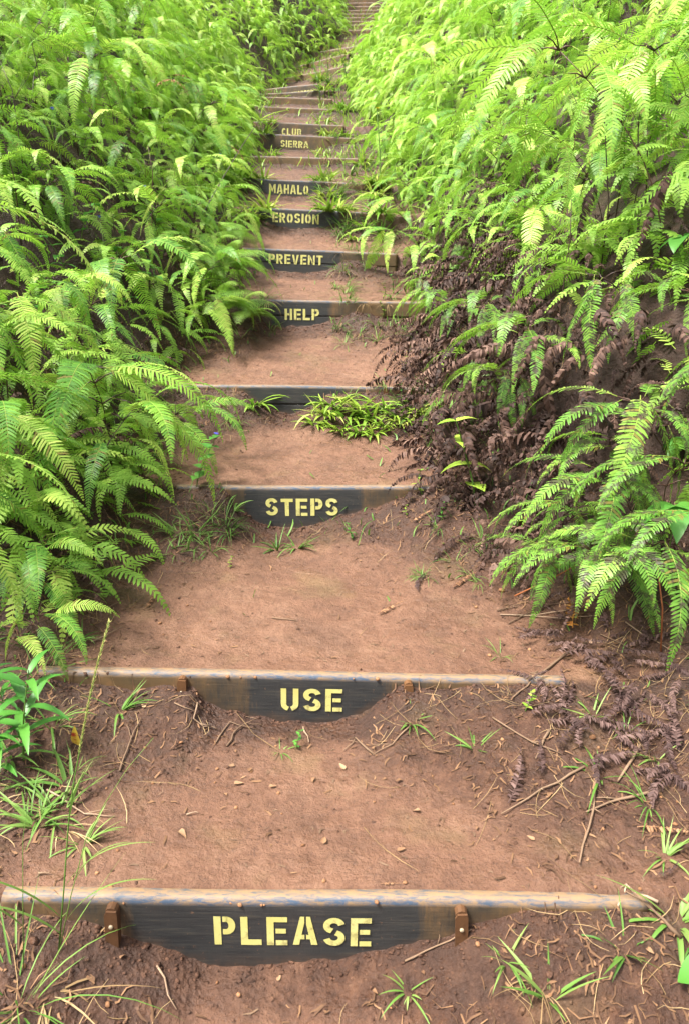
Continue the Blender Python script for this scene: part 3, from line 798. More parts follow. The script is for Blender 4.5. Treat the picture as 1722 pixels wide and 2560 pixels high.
while n < 130:
    y = 3.25 + 3.8*rnd.random(); d0 = -.06 + .85*rnd.random()
    x = xc(y) + hw(y, 1) + d0; z = T(x, y)
    if not in_view((x, y, z), 20): continue
    dead_frond((x, y, z + .10 + rnd.uniform(.05, .42)*sstep(0, .3, d0)), math.pi + rnd.uniform(-1.4, 1.4), rnd.uniform(1.0, 1.7), 'brown dead fern frond hanging in the thatch on the right bank', 'dead fronds hanging on the right bank', rnd.randrange(10), rx=R(rnd.uniform(-30, 30)), ry=R(rnd.uniform(-5, 25)))
    n += 1


# ------------------------------------------------------------------ small plants
def leaf(mb, base, d, L, W, fold=.25, droop=.5, serr=0.0, n=7, up=None, wave=0.0, blunt=.5, rv=.5, twist=0.0):
    d = Vector(d).normalized(); up = Vector(up) if up is not None else Vector((0, 0, 1))
    sd = d.cross(up)
    sd = sd.normalized() if sd.length > 1e-4 else d.orthogonal().normalized()
    p = Vector(base); prev = None; dd = d.copy()
    for k in range(n + 1):
        s = k/n
        wv = W/2*(math.sin(math.pi*min(1, s**blunt))**.85 if 0 < s < 1 else .02)
        if serr and 0 < k < n: wv *= 1 + (serr if k % 2 else -serr)
        nr = sd.cross(dd).normalized(); tw = twist*s
        s2 = sd*math.cos(tw) + nr*math.sin(tw); n2 = s2.cross(dd).normalized()
        lift = n2*wv*fold + n2*wave*W*math.sin(s*9)
        cur = (mb.vert(p + s2*wv + lift, rnd=rv), mb.vert(p, rnd=rv + .12), mb.vert(p - s2*wv + lift, rnd=rv))
        if prev:
            mb.face(prev[0], prev[1], cur[1], cur[0]); mb.face(prev[1], prev[2], cur[2], cur[1])
        prev = cur
        dd = (dd - Vector((0, 0, 1))*droop/n).normalized()
        p = p + dd*(L/n)
def tuft_mesh(seed, n, L, W, mat, spread=.9, droop=1.2, base=.02, up=.7):
    r = random.Random(seed); mb = MB()
    for k in range(n):
        a = r.uniform(0, 6.283); el = r.uniform(up - .5, up + .6)
        d = (math.cos(a)*spread, math.sin(a)*spread, el + .2)
        leaf(mb, (math.cos(a)*base*r.random(), math.sin(a)*base*r.random(), -.004), d, L*r.uniform(.3, 1.2), W*r.uniform(.6, 1.15), .3, droop*r.uniform(.2, 2.0), 0, 6, blunt=.6, rv=r.random(), twist=r.uniform(-.6, .6))
    return mb.mesh('blades', mat)
TUFT = [tuft_mesh(k, 12 + 3*k, .13, .0045, M_GRASS, .8, 1.1) for k in range(4)]
TUFTW = [tuft_mesh(10 + k, 12 + 3*k, .135, .0085, M_GRASS, .9, 1.0, .015) for k in range(3)]
TUFTL = [tuft_mesh(50, 28, .36, .0042, M_GRASS, .8, .8, .05, .9)]
TUFTS = [tuft_mesh(20 + k, 26, .14, .0028, M_STRAW, 1.0, 1.5, .03, .4) for k in range(3)]
TUFTB = [tuft_mesh(30 + k, 34, .15, .016, M_BLADE, 1.0, 1.0, .05, .75) for k in range(2)]
def _clear(px, py):    # keeps growth off the stencilled words
    return any(b['text'] and b['text'][1] - 12 < px < b['text'][2] + 12 and b['text'][3] - 25 < py < b['text'][4] + 45 for b in BOARDS[4:])
def grass(px, py, k=0, sc=1.0, label=None, group=None, kind=TUFT, rz=None, name='grass_tuft', cat='grass tuft'):
    while _clear(px, py): px += 60
    p = on_ground(px, py); o = link(name, kind[k % len(kind)], None, p - Vector((0, 0, .006)), (0, 0, rz if rz is not None else (px*7 + py) % 6.28), sc)
    return tag(o, label, cat, group)
grass(640, 1010, 1, 1.5, 'single tuft of wide yellow-green blades left of the blank board middle', None, TUFTB[:1])
for q, sc in (((815, 1035), 1.6), ((870, 1040), 1.8), ((925, 1040), 1.7), ((850, 1075), 1.3), ((990, 1040), 1.5), ((900, 1080), 1.3), ((960, 1065), 1.3), ((1040, 1030), 1.4), ((790, 1060), 1.2), ((830, 1010), 1.5), ((900, 1020), 1.7), ((960, 1020), 1.6), ((1010, 1060), 1.2), ((935, 1085), 1.2)):
    grass(*q, q[0] % 2, sc, 'yellow-green broad-bladed grass in the big clump in front of the blank two-plank board', 'broad-bladed grass clump', TUFTB)
grass(692, 1372, 1, 1.25, 'left one of the paired green blade tufts below the STEPS board', None, TUFTW)
grass(742, 1368, 2, 1.15, 'right one of the paired green blade tufts below the STEPS board', None, TUFTW)
grass(300, 1775, 2, 1.1, 'green grass tuft on the soil left of the USE lettering', None, TUFTW)
grass(1028, 1805, 0, 1.0, 'green grass tuft below the right stake of the USE board', None, TUFTW)
grass(700, 1878, 0, .6, 'small bright grass tuft on the tread right under USE', None, TUFTW)
grass(1185, 1870, 1, .9, 'green grass tuft right of centre between the PLEASE and USE boards', None, TUFTW)
grass(840, 1890, 0, .55, 'dry straw tuft with a little green under the USE lettering', None, TUFTS)
grass(45, 2510, 0, 1.15, 'large green grass tuft in the bottom left corner before the PLEASE board', None, TUFTL)
grass(110, 2470, 0, 2.2, 'dry straw tuft mixed in the corner grass at the left of PLEASE', None, TUFTS)
grass(1345, 2450, 1, 1.3, 'dry straw tuft on the soil below the right end of PLEASE', None, TUFTS)
grass(1370, 2490, 1, 1.3, 'green grass tuft beside the dry straw below the right end of PLEASE', None, TUFTW)
grass(1020, 2475, 0, .8, 'small green grass tuft below the final letter of PLEASE', None, TUFTW)
grass(1690, 2300, 2, 1.8, 'green grass tuft at the right end of the PLEASE board', None, TUFTW)
grass(1265, 2400, 1, .9, 'small green grass tuft below the right stake of PLEASE', None, TUFTW)
r_ = random.Random(41)
for k in range(18):
    grass(r_.uniform(20, 210), r_.uniform(1570, 2120), r_.randrange(4), r_.uniform(.8, 1.7), 'grass or straw tuft along the left edge of the lower steps', 'grass along the left edge', (TUFT, TUFTW, TUFTS)[k % 3])
r_ = random.Random(3)
for k in range(16):
    grass(r_.uniform(400, 590), r_.uniform(1270, 1385), r_.randrange(4), r_.uniform(.9, 1.4), 'green grass tuft in the patch left below the STEPS board', 'grass left below STEPS', TUFT if k % 3 else TUFTW)
for k in range(12):
    grass(r_.uniform(1040, 1220), r_.uniform(1310, 1460), r_.randrange(4), r_.uniform(.6, 1.1), 'thin grass tuft on the soil right below the STEPS board', 'grass right below STEPS', TUFT)
for k in range(12):
    grass(r_.uniform(960, 1110), r_.uniform(960, 1080), r_.randrange(4), r_.uniform(.8, 1.3), 'thin grass tuft at the right end of the blank two-plank board', 'grass right of the blank board', TUFT)
for k in range(12):
    grass(r_.uniform(470, 590), r_.uniform(985, 1085), r_.randrange(4), r_.uniform(.8, 1.3), 'thin grass tuft at the left end of the blank two-plank board', 'grass left of the blank board', TUFT if k % 2 else TUFTS)
for k in range(52):
    py = r_.uniform(610, 860)
    grass(r_.choice((r_.uniform(600, 680), r_.uniform(830, 1060), r_.uniform(840, 950))), py, r_.randrange(4), r_.uniform(1.0, 1.9), 'grass tuft growing around the HELP and PREVENT boards', 'grass around HELP and PREVENT', r_.choice((TUFT, TUFT, TUFTS, TUFTW)))
for k in range(76):
    py = r_.uniform(360, 600)
    grass(r_.choice((r_.uniform(600, 690), r_.uniform(800, 960), r_.uniform(800, 960), r_.uniform(650, 900))), py, r_.randrange(4), r_.uniform(1.2, 2.4), 'grass tuft growing between the PREVENT and SIERRA boards', 'grass between PREVENT and SIERRA', r_.choice((TUFT, TUFTS, TUFTW, TUFTB)))
for k in range(70):
    py = r_.uniform(70, 350); xm = 660 + (350 - py)*.55
    grass(xm + r_.uniform(-40, 220)*(1 if k % 3 else .4), py, r_.randrange(4), r_.uniform(1.2, 2.6), 'grass tuft beside the upper steps beyond the SIERRA board', 'grass along the upper steps', r_.choice((TUFT, TUFTW, TUFTB, TUFTB, TUFTS)))
for k, q in enumerate([(60, 1960), (100, 2040), (140, 1640), (185, 1610), (70, 2050), (1640, 1900), (1560, 1830), (1480, 1790), (1620, 2010), (1500, 1940), (1250, 1640), (1660, 2140), (1700, 2420), (1560, 2380)]):
    grass(*q, k, .8 + .1*(k % 5), 'small grass tuft at the edge of the lower steps', 'grass along the edges of the lower steps', (TUFT, TUFTW)[k % 2])

def leafy(seed, h, nn, L, W, mat, name, lean=.1, serr=0.0, pairs=True, droop=.7, blunt=.55, fold=.2, el=.5):
    r = random.Random(seed); root = empty(name)
    pts = [Vector((lean*(t/6)**1.5, .01*math.sin(t + seed), h*t/6)) for t in range(7)]
    mb = MB(); mb.tube(pts, [lerp(.003, .0014, t/6)*max(1, h/.25) for t in range(7)], 5, rnd=.5)
    link('stem', mb.mesh('stem', M_GRASS), root)
    a = r.uniform(0, 6.28)
    for k in range(nn):
        s = lerp(.25, 1, k/max(1, nn - 1)); f = s*6; i = min(5, int(f)); b = pts[i].lerp(pts[i+1], f - i)
        for q in ((0, math.pi) if pairs else (0,)):
            m2 = MB(); aa = a + q + r.uniform(-.25, .25)
            leaf(m2, (0, 0, 0), (1, 0, el + r.uniform(-.2, .3)), L*r.uniform(.75, 1.1)*(1 - .35*s if nn > 3 else 1), W*r.uniform(.85, 1.1)*(1 - .3*s if nn > 3 else 1), fold, droop*r.uniform(.6, 1.3), serr, 12 if serr else 8, blunt=blunt, rv=r.random())
            link('leaf', m2.mesh('leaf', mat), root, b, (0, 0, aa))
        a += 1.57 if pairs else 2.4
    return root
def put(o, px, py, rz=0, sc=1.0, label='', cat='plant', group=None, up=0.0):
    p = on_ground(px, py); o.location = p + Vector((0, 0, up - .008)); o.rotation_euler = (0, 0, rz); o.scale = (sc, sc, sc)
    return tag(o, label, cat, group)
fl = put(leafy(1, .24, 5, .085, .058, M_LEAF, 'flowering_weed', .10, .10), 492, 1222, .3, 1.25, 'leafy weed with one blue flower at the left end of the STEPS board', 'weed')
mb = MB()
for k in range(9):
    a = k*.7; leaf(mb, (0, 0, .004*(k//3)), (math.cos(a), math.sin(a), .5), .014, .011, .3, .2, rv=k/9)
link('flower', mb.mesh('flower', M_BLUE), fl, (.105, 0, .255))
sap = put(leafy(4, .36, 4, .14, .080, M_LIME, 'lime_sapling', -.10, .08, True, .9, .5, .15, .25), 1185, 1262, .2, 1.35, 'pale lime sapling standing against the brown dead ferns', 'sapling')
sp2 = put(leafy(6, .24, 1, .12, .075, M_LIME, 'lime_sapling', -.05, .07, False, 1.6, .5, .1, .1), 1290, 1330, 2.6, 1.2, 'single lime leaf on a thin stalk right of the lime sapling', 'sapling')
rose = put(leafy(8, .30, 15, .21, .036, M_LEAF, 'lance_leaf_plant', .05, .05, False, 1.1, .7, .25, .7), 60, 1905, .4, 1.15, 'dark green plant with long lance leaves at the left edge under the USE board', 'plant')
put(copy_tree(rose), 5, 1960, 1.9, .8, 'smaller lance-leaf plant cut by the left edge below the larger one', 'plant')
put(copy_tree(rose), 20, 1800, 3.2, .7, 'lance-leaf plant behind the larger one at the left end of the USE board', 'plant')
mb = MB(); leaf(mb, (0, 0, 0), (.2, -.25, 1), .10, .042, .25, -.2, .05, 12, up=(0, -1, .2))
tag(link('fallen_leaf', mb.mesh('fallen_leaf', M_REDYEL), None, on_ground(195, 1865) + Vector((0, 0, .005)), (0, 0, -.3)), 'yellow leaf with red edges standing beside the lance-leaf plant', 'leaf')
def ribbed(px, py, up, L, W, rz, label, mat=M_LEAF, n=3, grp=None):
    r = random.Random(px); root = empty('ribbed_leaf_plant')
    mb = MB(); mb.tube([(0, 0, -.3), (.01, 0, -.1), (0, 0, .0)], [.004, .003, .002], 6, rnd=.5); link('stem', mb.mesh('stem', M_GRASS), root)
    for k in range(n):
        m2 = MB(); leaf(m2, (0, 0, 0), (1, 0, .15), L*r.uniform(.85, 1.1), W*r.uniform(.9, 1.1), .18, 1.5, .015, 16, blunt=.52, rv=r.random(), wave=.02)
        link('leaf', m2.mesh('leaf', mat), root, (0, 0, 0), (r.uniform(-.2, .2), 0, (k - (n-1)/2)*1.3 + r.uniform(-.3, .3)))
    p = on_ground(px, py); root.location = p + Vector((0, 0, up)); root.rotation_euler = (0, 0, rz)
    tag(root, label, 'plant', grp)
ribbed(1650, 1520, .46, .20, .115, -2.0, 'plant with big ribbed dark green leaves at the right edge low among the ferns')
ribbed(1712, 1150, .10, .16, .09, -2.6, 'broad-leaved plant at the right edge above the ribbed plant')
ribbed(1712, 1560, .22, .13, .085, -2.9, 'pale green ribbed leaves at the right edge beside straw', M_LIME, 2)
ribbed(1780, 2490, .10, .13, .10, 2.6, 'bright green broad leaf in the lower right corner', M_LEAF, 2)
ribbed(1690, 720, .25, .17, .10, -2.2, 'large oval green leaves among ferns at the right edge up the bank', M_LEAF, 3)
VINE = [leafy(40 + k, .22, 4, .105, .066, M_LEAF, 'broadleaf_weed', .12, .04, True, .8, .52, .12, .3) for k in range(2)]
for k, (px, py, up) in enumerate([(215, 700, .30), (300, 760, .30), (400, 800, .28), (180, 790, .3), (120, 900, .28), (330, 860, .28), (560, 820, .1), (430, 700, .3)]):
    o = VINE[k] if k < 2 else copy_tree(VINE[k % 2])
    put(o, px, py, k*1.3, 1.1, 'oval-leaved weed growing up among the ferns of the left bank', 'weed', 'oval-leaved weeds in the left ferns', up)
SMALLW = [leafy(60 + k, .12, 4, .042, .022, (M_LEAF, M_BLADE)[k], 'small_weed', .03, 0, True, .6) for k in range(2)]
swl = [(860, 575), (842, 545), (905, 560), (868, 690), (985, 735), (960, 750), (1030, 985), (1010, 920), (1000, 1000), (1015, 1290), (880, 1350), (960, 795), (835, 830), (1315, 1775), (740, 1870), (575, 1420), (1000, 470), (985, 520), (930, 590), (620, 560), (640, 690), (1020, 560), (1100, 1300), (1050, 1240)]
for k, (px, py) in enumerate(swl):
    o = SMALLW[k] if k < 2 else copy_tree(SMALLW[k % 2])
    put(o, px, py, k*.9, (1.0, 1.5, 1.25)[k % 3]*(1 if py < 1250 else .55), 'small leafy weed sprouting from the soil of the stair', 'weed', 'small weeds on the stair')
WIL = [leafy(80 + k, .75, 14, .17, .022, M_BLADE if k else M_LEAF, 'willowy_weed', .25, 0, False, .9, .6, .2, .6) for k in range(2)]
for k, (px, py) in enumerate([(800, 255), (840, 270), (870, 240), (820, 225), (900, 260), (860, 215)]):
    o = WIL[k] if k < 2 else copy_tree(WIL[k % 2])
    put(o, px, py, 2.2 + k*.8, 1.15, 'slender weed with long narrow leaves right of the blank steps above CLUB', 'weed', 'narrow-leaved weeds by the upper steps')
tw = put(leafy(90, .95, 30, .09, .010, M_LEAF, 'tall_weed', -.06, 0, False, .5, .6, .2, .8), 950, 478, .5, 1.0, 'tall thin blue-green weed with a yellow flower right of the MAHALO board', 'weed')
mb = MB()
for k in range(8): leaf(mb, (0, 0, 0), (math.cos(k*.8), math.sin(k*.8), .6), .035, .02, .2, .3, rv=k/8)
link('flower', mb.mesh('flower', M_YFLOWER), tw, (-.06, 0, .95))

FSP = None
for k, (px, py, h) in enumerate([(272, 760, .62), (165, 560, .8), (560, 520, .55), (380, 660, .6)]):
    root = empty('blue_flower', on_ground(px, py) - Vector((0, 0, .01)))
    mb = MB(); mb.tube([(0, 0, 0), (.02, 0, h*.5), (-.01, .01, h)], [.0028, .0022, .0014], 5, rnd=.5); link('stem', mb.mesh('stem', M_GRASS), root)
    mb = MB()
    for j in range(9): leaf(mb, (-.01, .01, h + .005*(j//3)), (math.cos(j*.7), math.sin(j*.7), .5), .02, .016, .3, .2, rv=j/9)
    link('petals', mb.mesh('petals', M_BLUE), root)
    tag(root, 'small blue flower on a thin stem rising out of the left bank of ferns', 'flower', 'blue flowers in the left ferns')
# lacy ferns hanging over the left end of HELP
def lacy(seed, L=.42):
    r = random.Random(seed); mb = MB(); NS = 14; pts = []; p = Vector((0, 0, 0))
    for k in range(NS + 1):
        a = R(28 - 95*(k/NS)**1.2); t = Vector((math.cos(a), 0, math.sin(a))); pts.append((p.copy(), t)); p = p + t*L/NS
    mb.tube([q[0] for q in pts], [.0016*(1.2 - k/NS) for k in range(NS + 1)], 4, rnd=.5, tip=.2, rib=.4)
    for k in range(1, NS):
        q, t = pts[k]; s = k/NS; sd = Vector((0, 1, 0)); nr = t.cross(sd)
        pl = L*.42*(1 - s)**.8 + .012
        for sg in (-1, 1):
            d = (t*.62 + sd*sg*.78).normalized(); np_ = 8; pp = q.copy(); dd = d.copy()
            for j in range(np_):
                u = j/np_; ll = pl*.24*(1 - u)**.8 + .004
                for s3 in (-1, 1):
                    side = dd.cross(nr).normalized()*s3; d3 = (dd*.6 + side*.8).normalized(); rv = r.random()
                    wv = ll*.13
                    x = dd
                    a_ = mb.vert(pp + x*wv*.5, rnd=rv, tip=s, rib=0); b_ = mb.vert(pp - x*wv*.5, rnd=rv, tip=s, rib=0)
                    c_ = mb.vert(pp + d3*ll*.6 - x*wv, rnd=rv, tip=s, rib=0); e_ = mb.vert(pp + d3*ll*.6 + x*wv, rnd=rv, tip=s, rib=0); f_ = mb.vert(pp + d3*ll - nr*ll*.1, rnd=rv, tip=s + .2, rib=0)
                    mb.face(a_, b_, c_, e_); mb.face(e_, c_, f_)
                pp = pp + dd*pl/np_; dd = (dd + nr*r.uniform(-.04, .0) - Vector((0, 0, .045))).normalized()
    return mb.mesh('frond', M_LACE)
LAC = [lacy(1), lacy(2, .36)]
def lacy_plant(seed):
    r = random.Random(seed); root = empty('lacy_fern')
    for k in range(9):
        a = -1.5 + 3.0*k/8 + r.uniform(-.2, .2)
        link('frond', LAC[k % 2], root, (r.uniform(-.05, .05), r.uniform(-.05, .05), r.uniform(0, .18)), (R(r.uniform(-20, 20)), R(r.uniform(-25, 20)), a), r.uniform(.8, 1.2))
    return root
lp = lacy_plant(1)
for k, (px, py, up) in enumerate([(590, 770, .30), (560, 850, .22), (610, 830, .08), (530, 790, .40), (575, 700, .35)]):
    o = lp if k == 0 else copy_tree(lp)
    put(o, px, py, -.5 + .25*k, .95, 'finely divided lacy green fern hanging over the left end of the HELP board', 'fern', 'lacy ferns left of HELP', up)

# tall seed stalk and thin stalk at the lower left
def stalk(pts, r, nm, label, head=None, extra=()):
    root = empty(nm, pts[0]); q = [Vector(p) - Vector(pts[0]) for p in pts]
    mb = MB(); mb.tube(q, [lerp(r, r*.5, k/(len(q)-1)) for k in range(len(q))], 5, rnd=.6); link('stem', mb.mesh('stem', M_GRASS), root)
    if head:
        mb = MB(); rr = random.Random(2); a, b = head; n = 130
        for k in range(n):
            f = lerp(a, b, k/n)*(len(q)-1); i = min(len(q)-2, int(f)); c = q[i].lerp(q[i+1], f - i); t = (q[i+1]-q[i]).normalized(); an = k*2.4
            o1 = t.orthogonal().normalized(); o2 = t.cross(o1); d = o1*math.cos(an) + o2*math.sin(an)
            leaf(mb, c, d*.5 + t, .013, .0042, .5, 0, n=3, rv=rr.random())
        link('seed_head', mb.mesh('seed_head', M_SEED), root)
    for f, dx, L in extra:
        ff = f*(len(q)-1); i = min(len(q)-2, int(ff)); c = q[i].lerp(q[i+1], ff - i); mb = MB()
        leaf(mb, (0, 0, 0), (dx, -.2, 1.1), L, .009, .3, 1.0, 0, 10, blunt=.6); link('leaf', mb.mesh('leaf', M_GRASS), root, c)
    return tag(root, label, 'grass stalk')
def thru(pxs, y0_, y1_):
    return [on_plane(px, py, lerp(y0_, y1_, k/(len(pxs)-1))) for k, (px, py) in enumerate(pxs)]
g0 = on_ground(140, 2375)
stalk(thru([(148, 2375), (160, 2230), (172, 2060), (186, 1950), (205, 1850), (222, 1760), (245, 1660), (274, 1554)], g0.y, g0.y + .10), .0022, 'seed_stalk', 'tall grass stalk with a long seed head at the lower left', (.52, 1.0), ((.08, -.5, .35), (.15, .6, .4), (.3, .3, .3)))
stalk(thru([(150, 2370), (178, 2240), (215, 2100), (262, 2010), (320, 1920), (384, 1845)], g0.y - .01, g0.y + .13), .0016, 'grass_stalk', 'thin leaning grass stalk right of the seed-head stalk', None, ((.1, .6, .4), (.25, .5, .3), (.05, -.6, .3)))
stalk(thru([(60, 2420), (58, 2250), (58, 2100), (72, 1990)], g0.y - .06, g0.y + .02), .0013, 'grass_stalk', 'thin upright grass stalk at the far lower left edge', None, ((.2, -.4, .2),))

# wiry leaning fern leader with curled tips, left bank
a = on_ground(515, 520); p0 = on_plane(505, 540, 7.4); p1 = on_plane(650, 300, 8.3)
root = empty('fern_leader', p0); q = [Vector((0, 0, 0)), (p1 - p0)*.35 + Vector((-.01, 0, .01)), (p1 - p0)*.7 + Vector((-.01, 0, .015)), p1 - p0]
mb = MB(); mb.tube([Vector((-.25, .1, -.5))] + q, [.006, .0055, .005, .0045, .003], 6, rnd=.3); link('stem', mb.mesh('stem', M_STEM), root)
mb = MB(); tp = p1 - p0
for dx, dz, dy in ((.18, .06, .02), (.30, .10, .02), (-.12, .10, 0), (.06, .16, .02), (.16, -.02, 0)):
    e = tp + Vector((dx, dy, dz)); mid = tp.lerp(e, .5) + Vector((0, 0, .02)); mb.tube([tp, mid, e], [.004, .0035, .003], 5, rnd=.8)
    mb.tube([e + Vector((.02*math.cos(t)*(1 - t/8), 0, .02*math.sin(t)*(1 - t/8))) for t in [j*.6 for j in range(11)]], .003, 4, rnd=.9)
link('curled_tip', mb.mesh('curled_tip', M_LIME), root)
tag(root, 'dark wiry fern stem leaning over the left bank with yellow curled tips', 'fern stem')
for k, (pp, label) in enumerate([([(1285, 1490), (1390, 1440), (1490, 1385)], 'orange-brown stalk lying across the low right ferns'), ([(1650, 1640), (1655, 1520), (1640, 1400)], 'upright red-brown stalk at the right edge near the dead fronds')]):
    g = on_ground(*pp[0]); yy = g.y - (.25 if k == 0 else .0)
    pts = thru(pp, yy, yy + .06); mb = MB(); mb.tube([p - pts[0] for p in pts], [.004, .0035, .002], 6, rnd=.5)
    tag(link('fern_stalk', mb.mesh('fern_stalk', M_REDSTEM), None, pts[0]), label, 'stalk')
r_ = random.Random(12)
for k in range(30):
    y = r_.uniform(3.4, 9); sd_ = -1 if k < 11 else 1; d0 = r_.uniform(.5, 2.0); x = xc(y) + sd_*(hw(y, sd_) + d0)
    mb = MB(); h = r_.uniform(.8, 1.25); mb.tube([(0, 0, 0), (r_.uniform(-.04, .04), 0, h*.4), (r_.uniform(-.08, .08), .02, h*.8), (r_.uniform(-.1, .1), .03, h)], [.0045, .004, .003, .002], 5, rnd=.4)
    for q in range(2):
        mb.tube([(0, 0, h*.75), (r_.uniform(-.12, .12), r_.uniform(-.1, .1), h*.9)], [.002, .0012], 4, rnd=.5)
    tag(link('bare_stem', mb.mesh('bare_stem', M_STEM), None, (x, y, T(x, y) - .02)), 'bare dark wiry fern stem poking up through the ferns', 'fern stem', 'bare stems among the ferns')

# ------------------------------------------------------------------ dead fronds, twigs, leaves and stones on the ground
F_TAN = fam(M_TANFROND, 't', .8, .5, .8, .40, 18); 
M_DEADG = m_plain('fern_dead_grey', [(.2, (.026, .014, .013)), (.5, (.060, .033, .029)), (.8, (.125, .075, .064))], .7, .25, .05, 25)
def flatfrond(seed, mat, n=26, Wd=.070, dd=.12, curl=.6):
    r = random.Random(seed); return frond(.24, Wd, 6, 10, n, seed, curl, r.uniform(-40, 40), r.uniform(-60, 60), .85, dd).mesh('frond', mat)
FLD = [flatfrond(k, M_DEADG) for k in range(5)]; FLT = [flatfrond(k + 9, M_TANFROND, 16, .045) for k in range(3)]; FLO = [flatfrond(33, M_ORANGE, 22, .09, .2, .3)]
def lay(px, py, px2, py2, F, k, label, group=None, lift=.012, sc=None):
    a = on_ground(px, py); b = on_ground(px2, py2); d = b - a
    o = link('dead_frond', F[k % len(F)], None, a + Vector((0, 0, lift)), (0, -math.atan2(d.z, math.hypot(d.x, d.y)), math.atan2(d.y, d.x)), sc or d.length/.24)
    return tag(o, label, 'dead frond', group)
lay(1268, 2020, 1345, 1890, FLD, 0, 'large curled dark brown frond lying on the tread below the USE board', None, .02)
lay(1060, 1440, 1015, 1482, FLD, 1, 'small dark red-brown frond on the right of the tread above USE', None)
lay(1130, 1475, 1195, 1425, FLT, 0, 'tan dead frond at the right edge of the tread above USE', None, .015, .75)
lay(945, 1540, 1005, 1508, FLT, 1, 'short pale tan frond in the middle of the tread above USE', None)
lay(365, 1525, 412, 1470, FLT, 2, 'short pale tan frond on the left of the tread above USE', None)
lay(1590, 2075, 1720, 2080, FLT, 0, 'tan dead frond lying at the right edge between PLEASE and USE', None)
lay(1428, 1590, 1432, 1515, FLO, 0, 'orange fading frond hanging under the low green ferns at the right', None, .04)
lay(1030, 1310, 1090, 1280, FLT, 2, 'pale tan frond on the soil at the right end of STEPS', None, .02)
lay(1640, 2200, 1720, 2190, FLD, 2, 'brown frond curling over the right end of the PLEASE board', None, .02)
lay(950, 2213, 1004, 2211, FLT, 1, 'tiny tan frond on the tread edge behind PLEASE', None, .006)
r_ = random.Random(21)
pile = [(1290, 1590, 1360, 1605), (1360, 1605, 1440, 1612), (1440, 1612, 1520, 1640), (1520, 1650, 1570, 1720), (1340, 1700, 1400, 1770), (1400, 1770, 1430, 1700), (1460, 1640, 1490, 1730), (1490, 1690, 1580, 1700), (1450, 1800, 1570, 1855), (1480, 1810, 1640, 1825), (1640, 1700, 1700, 1680), (1560, 1730, 1570, 1810), (1600, 1640, 1640, 1560), (1650, 1810, 1700, 1900), (1330, 1720, 1350, 1690), (1520, 1600, 1590, 1590), (1560, 1790, 1550, 1720), (1620, 1760, 1690, 1770), (1290, 1620, 1350, 1600), (1600, 1850, 1640, 1920)]
for k, (a_, b_, c_, d_) in enumerate(pile):
    lay(a_, b_, c_, d_, FLD, k, 'purple-brown dead frond in the tangle on the ground right of the USE board', 'dead fronds right of USE', r_.uniform(.01, .05))
for k in range(44):
    a_, b_ = 1700 - 400*r_.random()**1.3, r_.uniform(1580, 1960); q_ = r_.uniform(0, 6.28)
    lay(a_, b_, a_ + 75*math.cos(q_), b_ + 45*math.sin(q_), FLD, k, 'purple-brown dead frond in the tangle on the ground right of the USE board', 'dead fronds right of USE', r_.uniform(.01, .06), r_.uniform(.6, 1.0))
for k, (px, py, up, rz) in enumerate([(180, 1195, .22, .3), (240, 1190, .22, -.2), (110, 1230, .2, 2.2), (140, 1270, .1, -1.2)]):
    p = on_ground(px, py); dead_frond(p + Vector((0, 0, up)), rz, .9, 'curled dark brown frond hanging in the ferns left of STEPS', 'brown fronds left of STEPS', k)
for k, (px, py, up, rz) in enumerate([(400, 400, .7, -.6), (440, 380, .8, .3), (300, 400, .7, -1.5), (560, 470, .5, -.3)]):
    p = on_ground(px, py); dead_frond(p + Vector((0, 0, up)), rz, 1.1, 'tan-brown frond showing at the surface high on the left bank', 'brown fronds high on the left bank', k, F_TAN)
for k, (px, py, up, rz) in enumerate([(1600, 960, .30, -2.2), (1650, 1000, .35, -1.9), (1560, 1020, .35, -2.6), (1690, 1050, .4, -1.7), (1460, 700, .6, -2.0), (1640, 720, .6, -2.4)]):
    p = on_ground(px, py); dead_frond(p + Vector((0, 0, up)), rz, 1.35, 'long curled brown frond hanging among the green ferns at the right edge', 'brown fronds at the right edge', k)

def twig(pxs, r, label=None, group=None, lift=.006, name='twig'):
    pts = []
    for a, b in zip(pxs, pxs[1:]):
        for t in (0, .33, .66): pts.append(on_ground(lerp(a[0], b[0], t), lerp(a[1], b[1], t)))
    pts.append(on_ground(*pxs[-1])); rr = random.Random(int(pxs[0][0])); o0 = pts[0]
    q = [p - o0 + Vector((rr.uniform(-.004, .004), rr.uniform(-.004, .004), lift + rr.uniform(0, .006))) for p in pts]
    mb = MB(); mb.tube(q, [lerp(r, r*.45, k/(len(q)-1))*rr.uniform(.85, 1.15) for k in range(len(q))], 6, rnd=rr.random())
    if len(q) > 5:
        k = len(q)//2; d = (q[k+1] - q[k]).normalized(); mb.tube([q[k], q[k] + d*.03 + Vector((.02*rr.choice((-1, 1)), .012, .006)), q[k] + d*.05 + Vector((.04*rr.choice((-1, 1)), .02, .004))], [r*.6, r*.5, r*.3], 5, rnd=.5)
    return tag(link(name, mb.mesh(name, M_TWIG), None, o0), label, 'twig', group)
twig([(1492, 1920), (1481, 2030), (1443, 2162)], .005, 'long upright-lying twig on the right of the tread above PLEASE')
twig([(1459, 1920), (1355, 1980), (1253, 2038)], .0045, 'slanting twig touching the large curled brown frond')
twig([(1652, 1980), (1547, 2002), (1465, 2033)], .006, 'thick pale twig lying at the right edge above PLEASE')
twig([(1465, 1610), (1388, 1659), (1333, 1703), (1278, 1747)], .006, 'grey twig crossing the right end of the USE board')
twig([(1371, 1830), (1335, 1901)], .006, 'short tan stick standing out right below the USE board')
twig([(1600, 1870), (1540, 1960)], .007, 'short thick stick right of the tread below USE')
twig([(1640, 2260), (1560, 2230), (1545, 2275)], .005, 'forked root over the right end of the PLEASE board')
